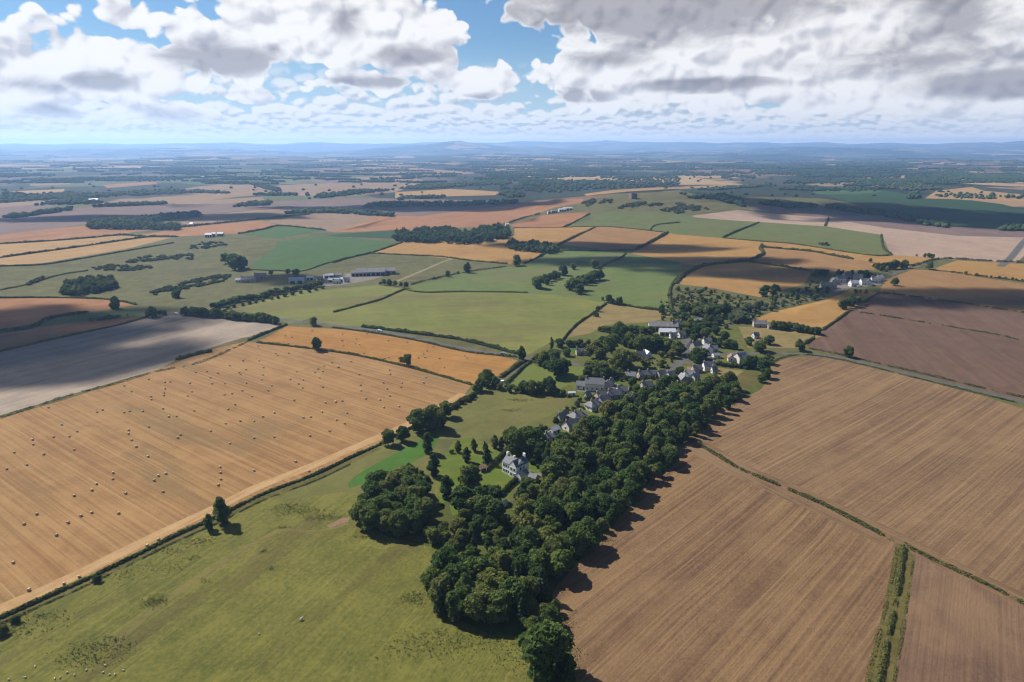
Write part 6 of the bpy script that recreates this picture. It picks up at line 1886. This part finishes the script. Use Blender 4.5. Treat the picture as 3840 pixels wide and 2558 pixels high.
def car(label, px, rot, paint, van=False, name='parked_car'):
    p = at(*px)
    root = new_obj(name, None, loc=p)
    root.rotation_euler = (0, 0, math.radians(rot))
    tag(root, label, 'van' if van else 'car')
    if van:
        prof, L, W = [(-2.5, .35), (2.5, .35), (2.5, 1.0), (2.05, 1.25), (1.5, 2.05), (-2.45, 2.15), (-2.5, 1.0)], 5, 1.9
        gl = [(1.62, 2.02 - .12), (2.02, 1.32), (1.2, 1.32), (1.1, 1.9)]
    else:
        prof, L, W = [(-2.1, .3), (2.1, .3), (2.15, .62), (2.0, .82), (1.0, .93), (.4, 1.42), (-1.1, 1.45), (-1.8, .98), (-2.1, .9)], 4.3, 1.75
        gl = [(.82, .98), (.32, 1.36), (-1.05, 1.38), (-1.55, .98)]
    n = len(prof)
    V = [(x, s * W / 2 * (1.0 if z < 1.0 else .86), z) for s in (-1, 1) for x, z in prof]
    F = [tuple(range(n)), tuple(range(2 * n - 1, n - 1, -1))] + [(i, i + n, (i + 1) % n + n, (i + 1) % n) for i in range(n)]
    b = part('body', (V, F), M[paint], root)
    for s in (-1, 1):
        v = [(x, s * (W / 2 * (.93 if z < 1.2 else .87) + .012), z) for x, z in gl]
        v += [(x, s * (W / 2 * (.93 if z < 1.2 else .87) - .05), z) for x, z in gl]
        part('side_window', (v, [(0, 1, 2, 3), (4, 5, 6, 7), (0, 4, 5, 1), (1, 5, 6, 2), (2, 6, 7, 3), (3, 7, 4, 0)]), M['glass'], b)
    for x in (-L * .31, L * .31):
        for y in (-W / 2 + .1, W / 2 - .1):
            tv, tf = tube([(x, y - .11, .32), (x, y + .11, .32)], [.32, .32], 12)
            tf += [tuple(range(12)), tuple(range(23, 11, -1))]
            part('wheel', (tv, tf), M['tyre'], root)


car('white van parked in the hedged lane beside the baled field', cE((1143, 884))[0], 20, 'car_white', True, 'parked_van')
car('white car driving on the country road above the gold stubble', cE((312, 529))[0], -8, 'car_white', name='driving_car')
car('white car on the country road near the dark clump', cD((1195, 412))[0], 0, 'car_white', name='driving_car')
car('silver car at the corner of the smaller stubble field', cE((1155, 684))[0], -12, 'car_silver', name='driving_car')
car('silver car parked before the white double garage', cJ((1760, 515))[0], 40, 'car_silver')
car('blue car parked on the village street bend', cJ((1230, 690))[0], 20, 'car_blue')
car('white car parked beside the pale steading', cJ((900, 840))[0], 30, 'car_white')
car('red car parked on the stony yard', cJ((1060, 682))[0], 70, 'car_red')
car('silver car parked on the drive of the white house', cK((1290, 815))[0], 60, 'car_silver')
car('white car parked in the hamlet', cF((1230, 228))[0], 10, 'car_white')

# ------------------------------------------------------------------ clouds overhead, out of the picture, whose shade lies on the land
CLOUD_Z = 1250.0


def cloud_mat():
    m = bpy.data.materials.new('cloud_vapour')
    m.use_nodes = True
    t = m.node_tree
    t.nodes.clear()
    E.tree = t
    tc = t.nodes.new('ShaderNodeTexCoord')
    s = t.nodes.new('ShaderNodeSeparateXYZ')
    t.links.new(tc.outputs['Object'], s.inputs[0])
    x, y = E(s.outputs[0]), E(s.outputs[1])
    r = E.m('SQRT', x * x + y * y)
    g = t.nodes.new('ShaderNodeNewGeometry')
    sc_ = t.nodes.new('ShaderNodeVectorMath')
    sc_.operation = 'SCALE'
    sc_.inputs[3].default_value = 1 / 170.0
    t.links.new(g.outputs['Position'], sc_.inputs[0])
    n = enoise(sc_.outputs[0], 1.0, 5.0, 0.6, dim='2D')
    a = estep(0.0, 0.18, 0.72 - r + (n - 0.5) * 1.3)
    d = t.nodes.new('ShaderNodeBsdfDiffuse')
    d.inputs[0].default_value = (.85, .85, .87, 1)
    tr = t.nodes.new('ShaderNodeBsdfTransparent')
    mx = t.nodes.new('ShaderNodeMixShader')
    t.links.new((a * 0.92).s, mx.inputs[0])
    t.links.new(tr.outputs[0], mx.inputs[1])
    t.links.new(d.outputs[0], mx.inputs[2])
    o = t.nodes.new('ShaderNodeOutputMaterial')
    t.links.new(mx.outputs[0], o.inputs[0])
    return m


M['cloud'] = cloud_mat()


def cloud(label, px, rx, ry, rot=0.0):
    g = at(*px)
    k = (CLOUD_Z - g.z) / SUN_DIR.z
    c = g + SUN_DIR * k
    rng = np.random.default_rng(abs(int(px[0])) + 3)
    j = 1 + rng.normal(size=(len(ICO2_V), 1)) * .05
    V = ICO2_V * j
    V[:, 2] = np.where(V[:, 2] < 0, V[:, 2] * .25, V[:, 2])            # flat base, domed top
    o = mesh_obj('cloud', V.tolist(), ICO2_F.tolist(), M['cloud'], smooth=True)
    o.location = c
    o.scale = (rx * 1.15, ry * 1.15, min(rx, ry) * .45 + 40)
    o.rotation_euler = (0, 0, math.radians(rot))
    tag(o, label, 'cloud', kind='stuff')


cloud('cloud shading the pale stubble field', cD((200, 650))[0], 160, 80, 20)
cloud('cloud shading the left field strips', cD((60, 470))[0], 190, 85, 10)
cloud('cloud shading the farm slope', cD((1950, 170))[0], 60, 34, 10)
cloud('cloud shading the pasture above the shelter belt', cE((2050, 50))[0], 230, 45, 0)
cloud('cloud shading the golden fields', cF((480, 130))[0], 170, 55, -5)
cloud('cloud shading the brown stubble beyond the plough', cF((1950, 300))[0], 260, 60, -10)
cloud('cloud shading the right valley', cC((1750, 560))[0], 560, 240, -15)
cloud('cloud shading the mauve plain at the left', cA((900, 570))[0], 520, 90, 5)
cloud('cloud shading the centre plain', cB((700, 500))[0], 480, 110, 0)
cloud('cloud shading the dark golden field', cB((1900, 770))[0], 200, 45, 0)
wood('low bushes carpeting the scrubland behind the village', cF((-120, 330), (0, 235), (250, 260), (560, 320), (700, 280), (860, 245), (930, 190), (1020, 250), (980, 300), (640, 390), (480, 460), (330, 500), (100, 480), (-120, 450)), 260, 2.0, 1.8, 12, .8, 'scrub_patch', 'hedge_leaf', False)
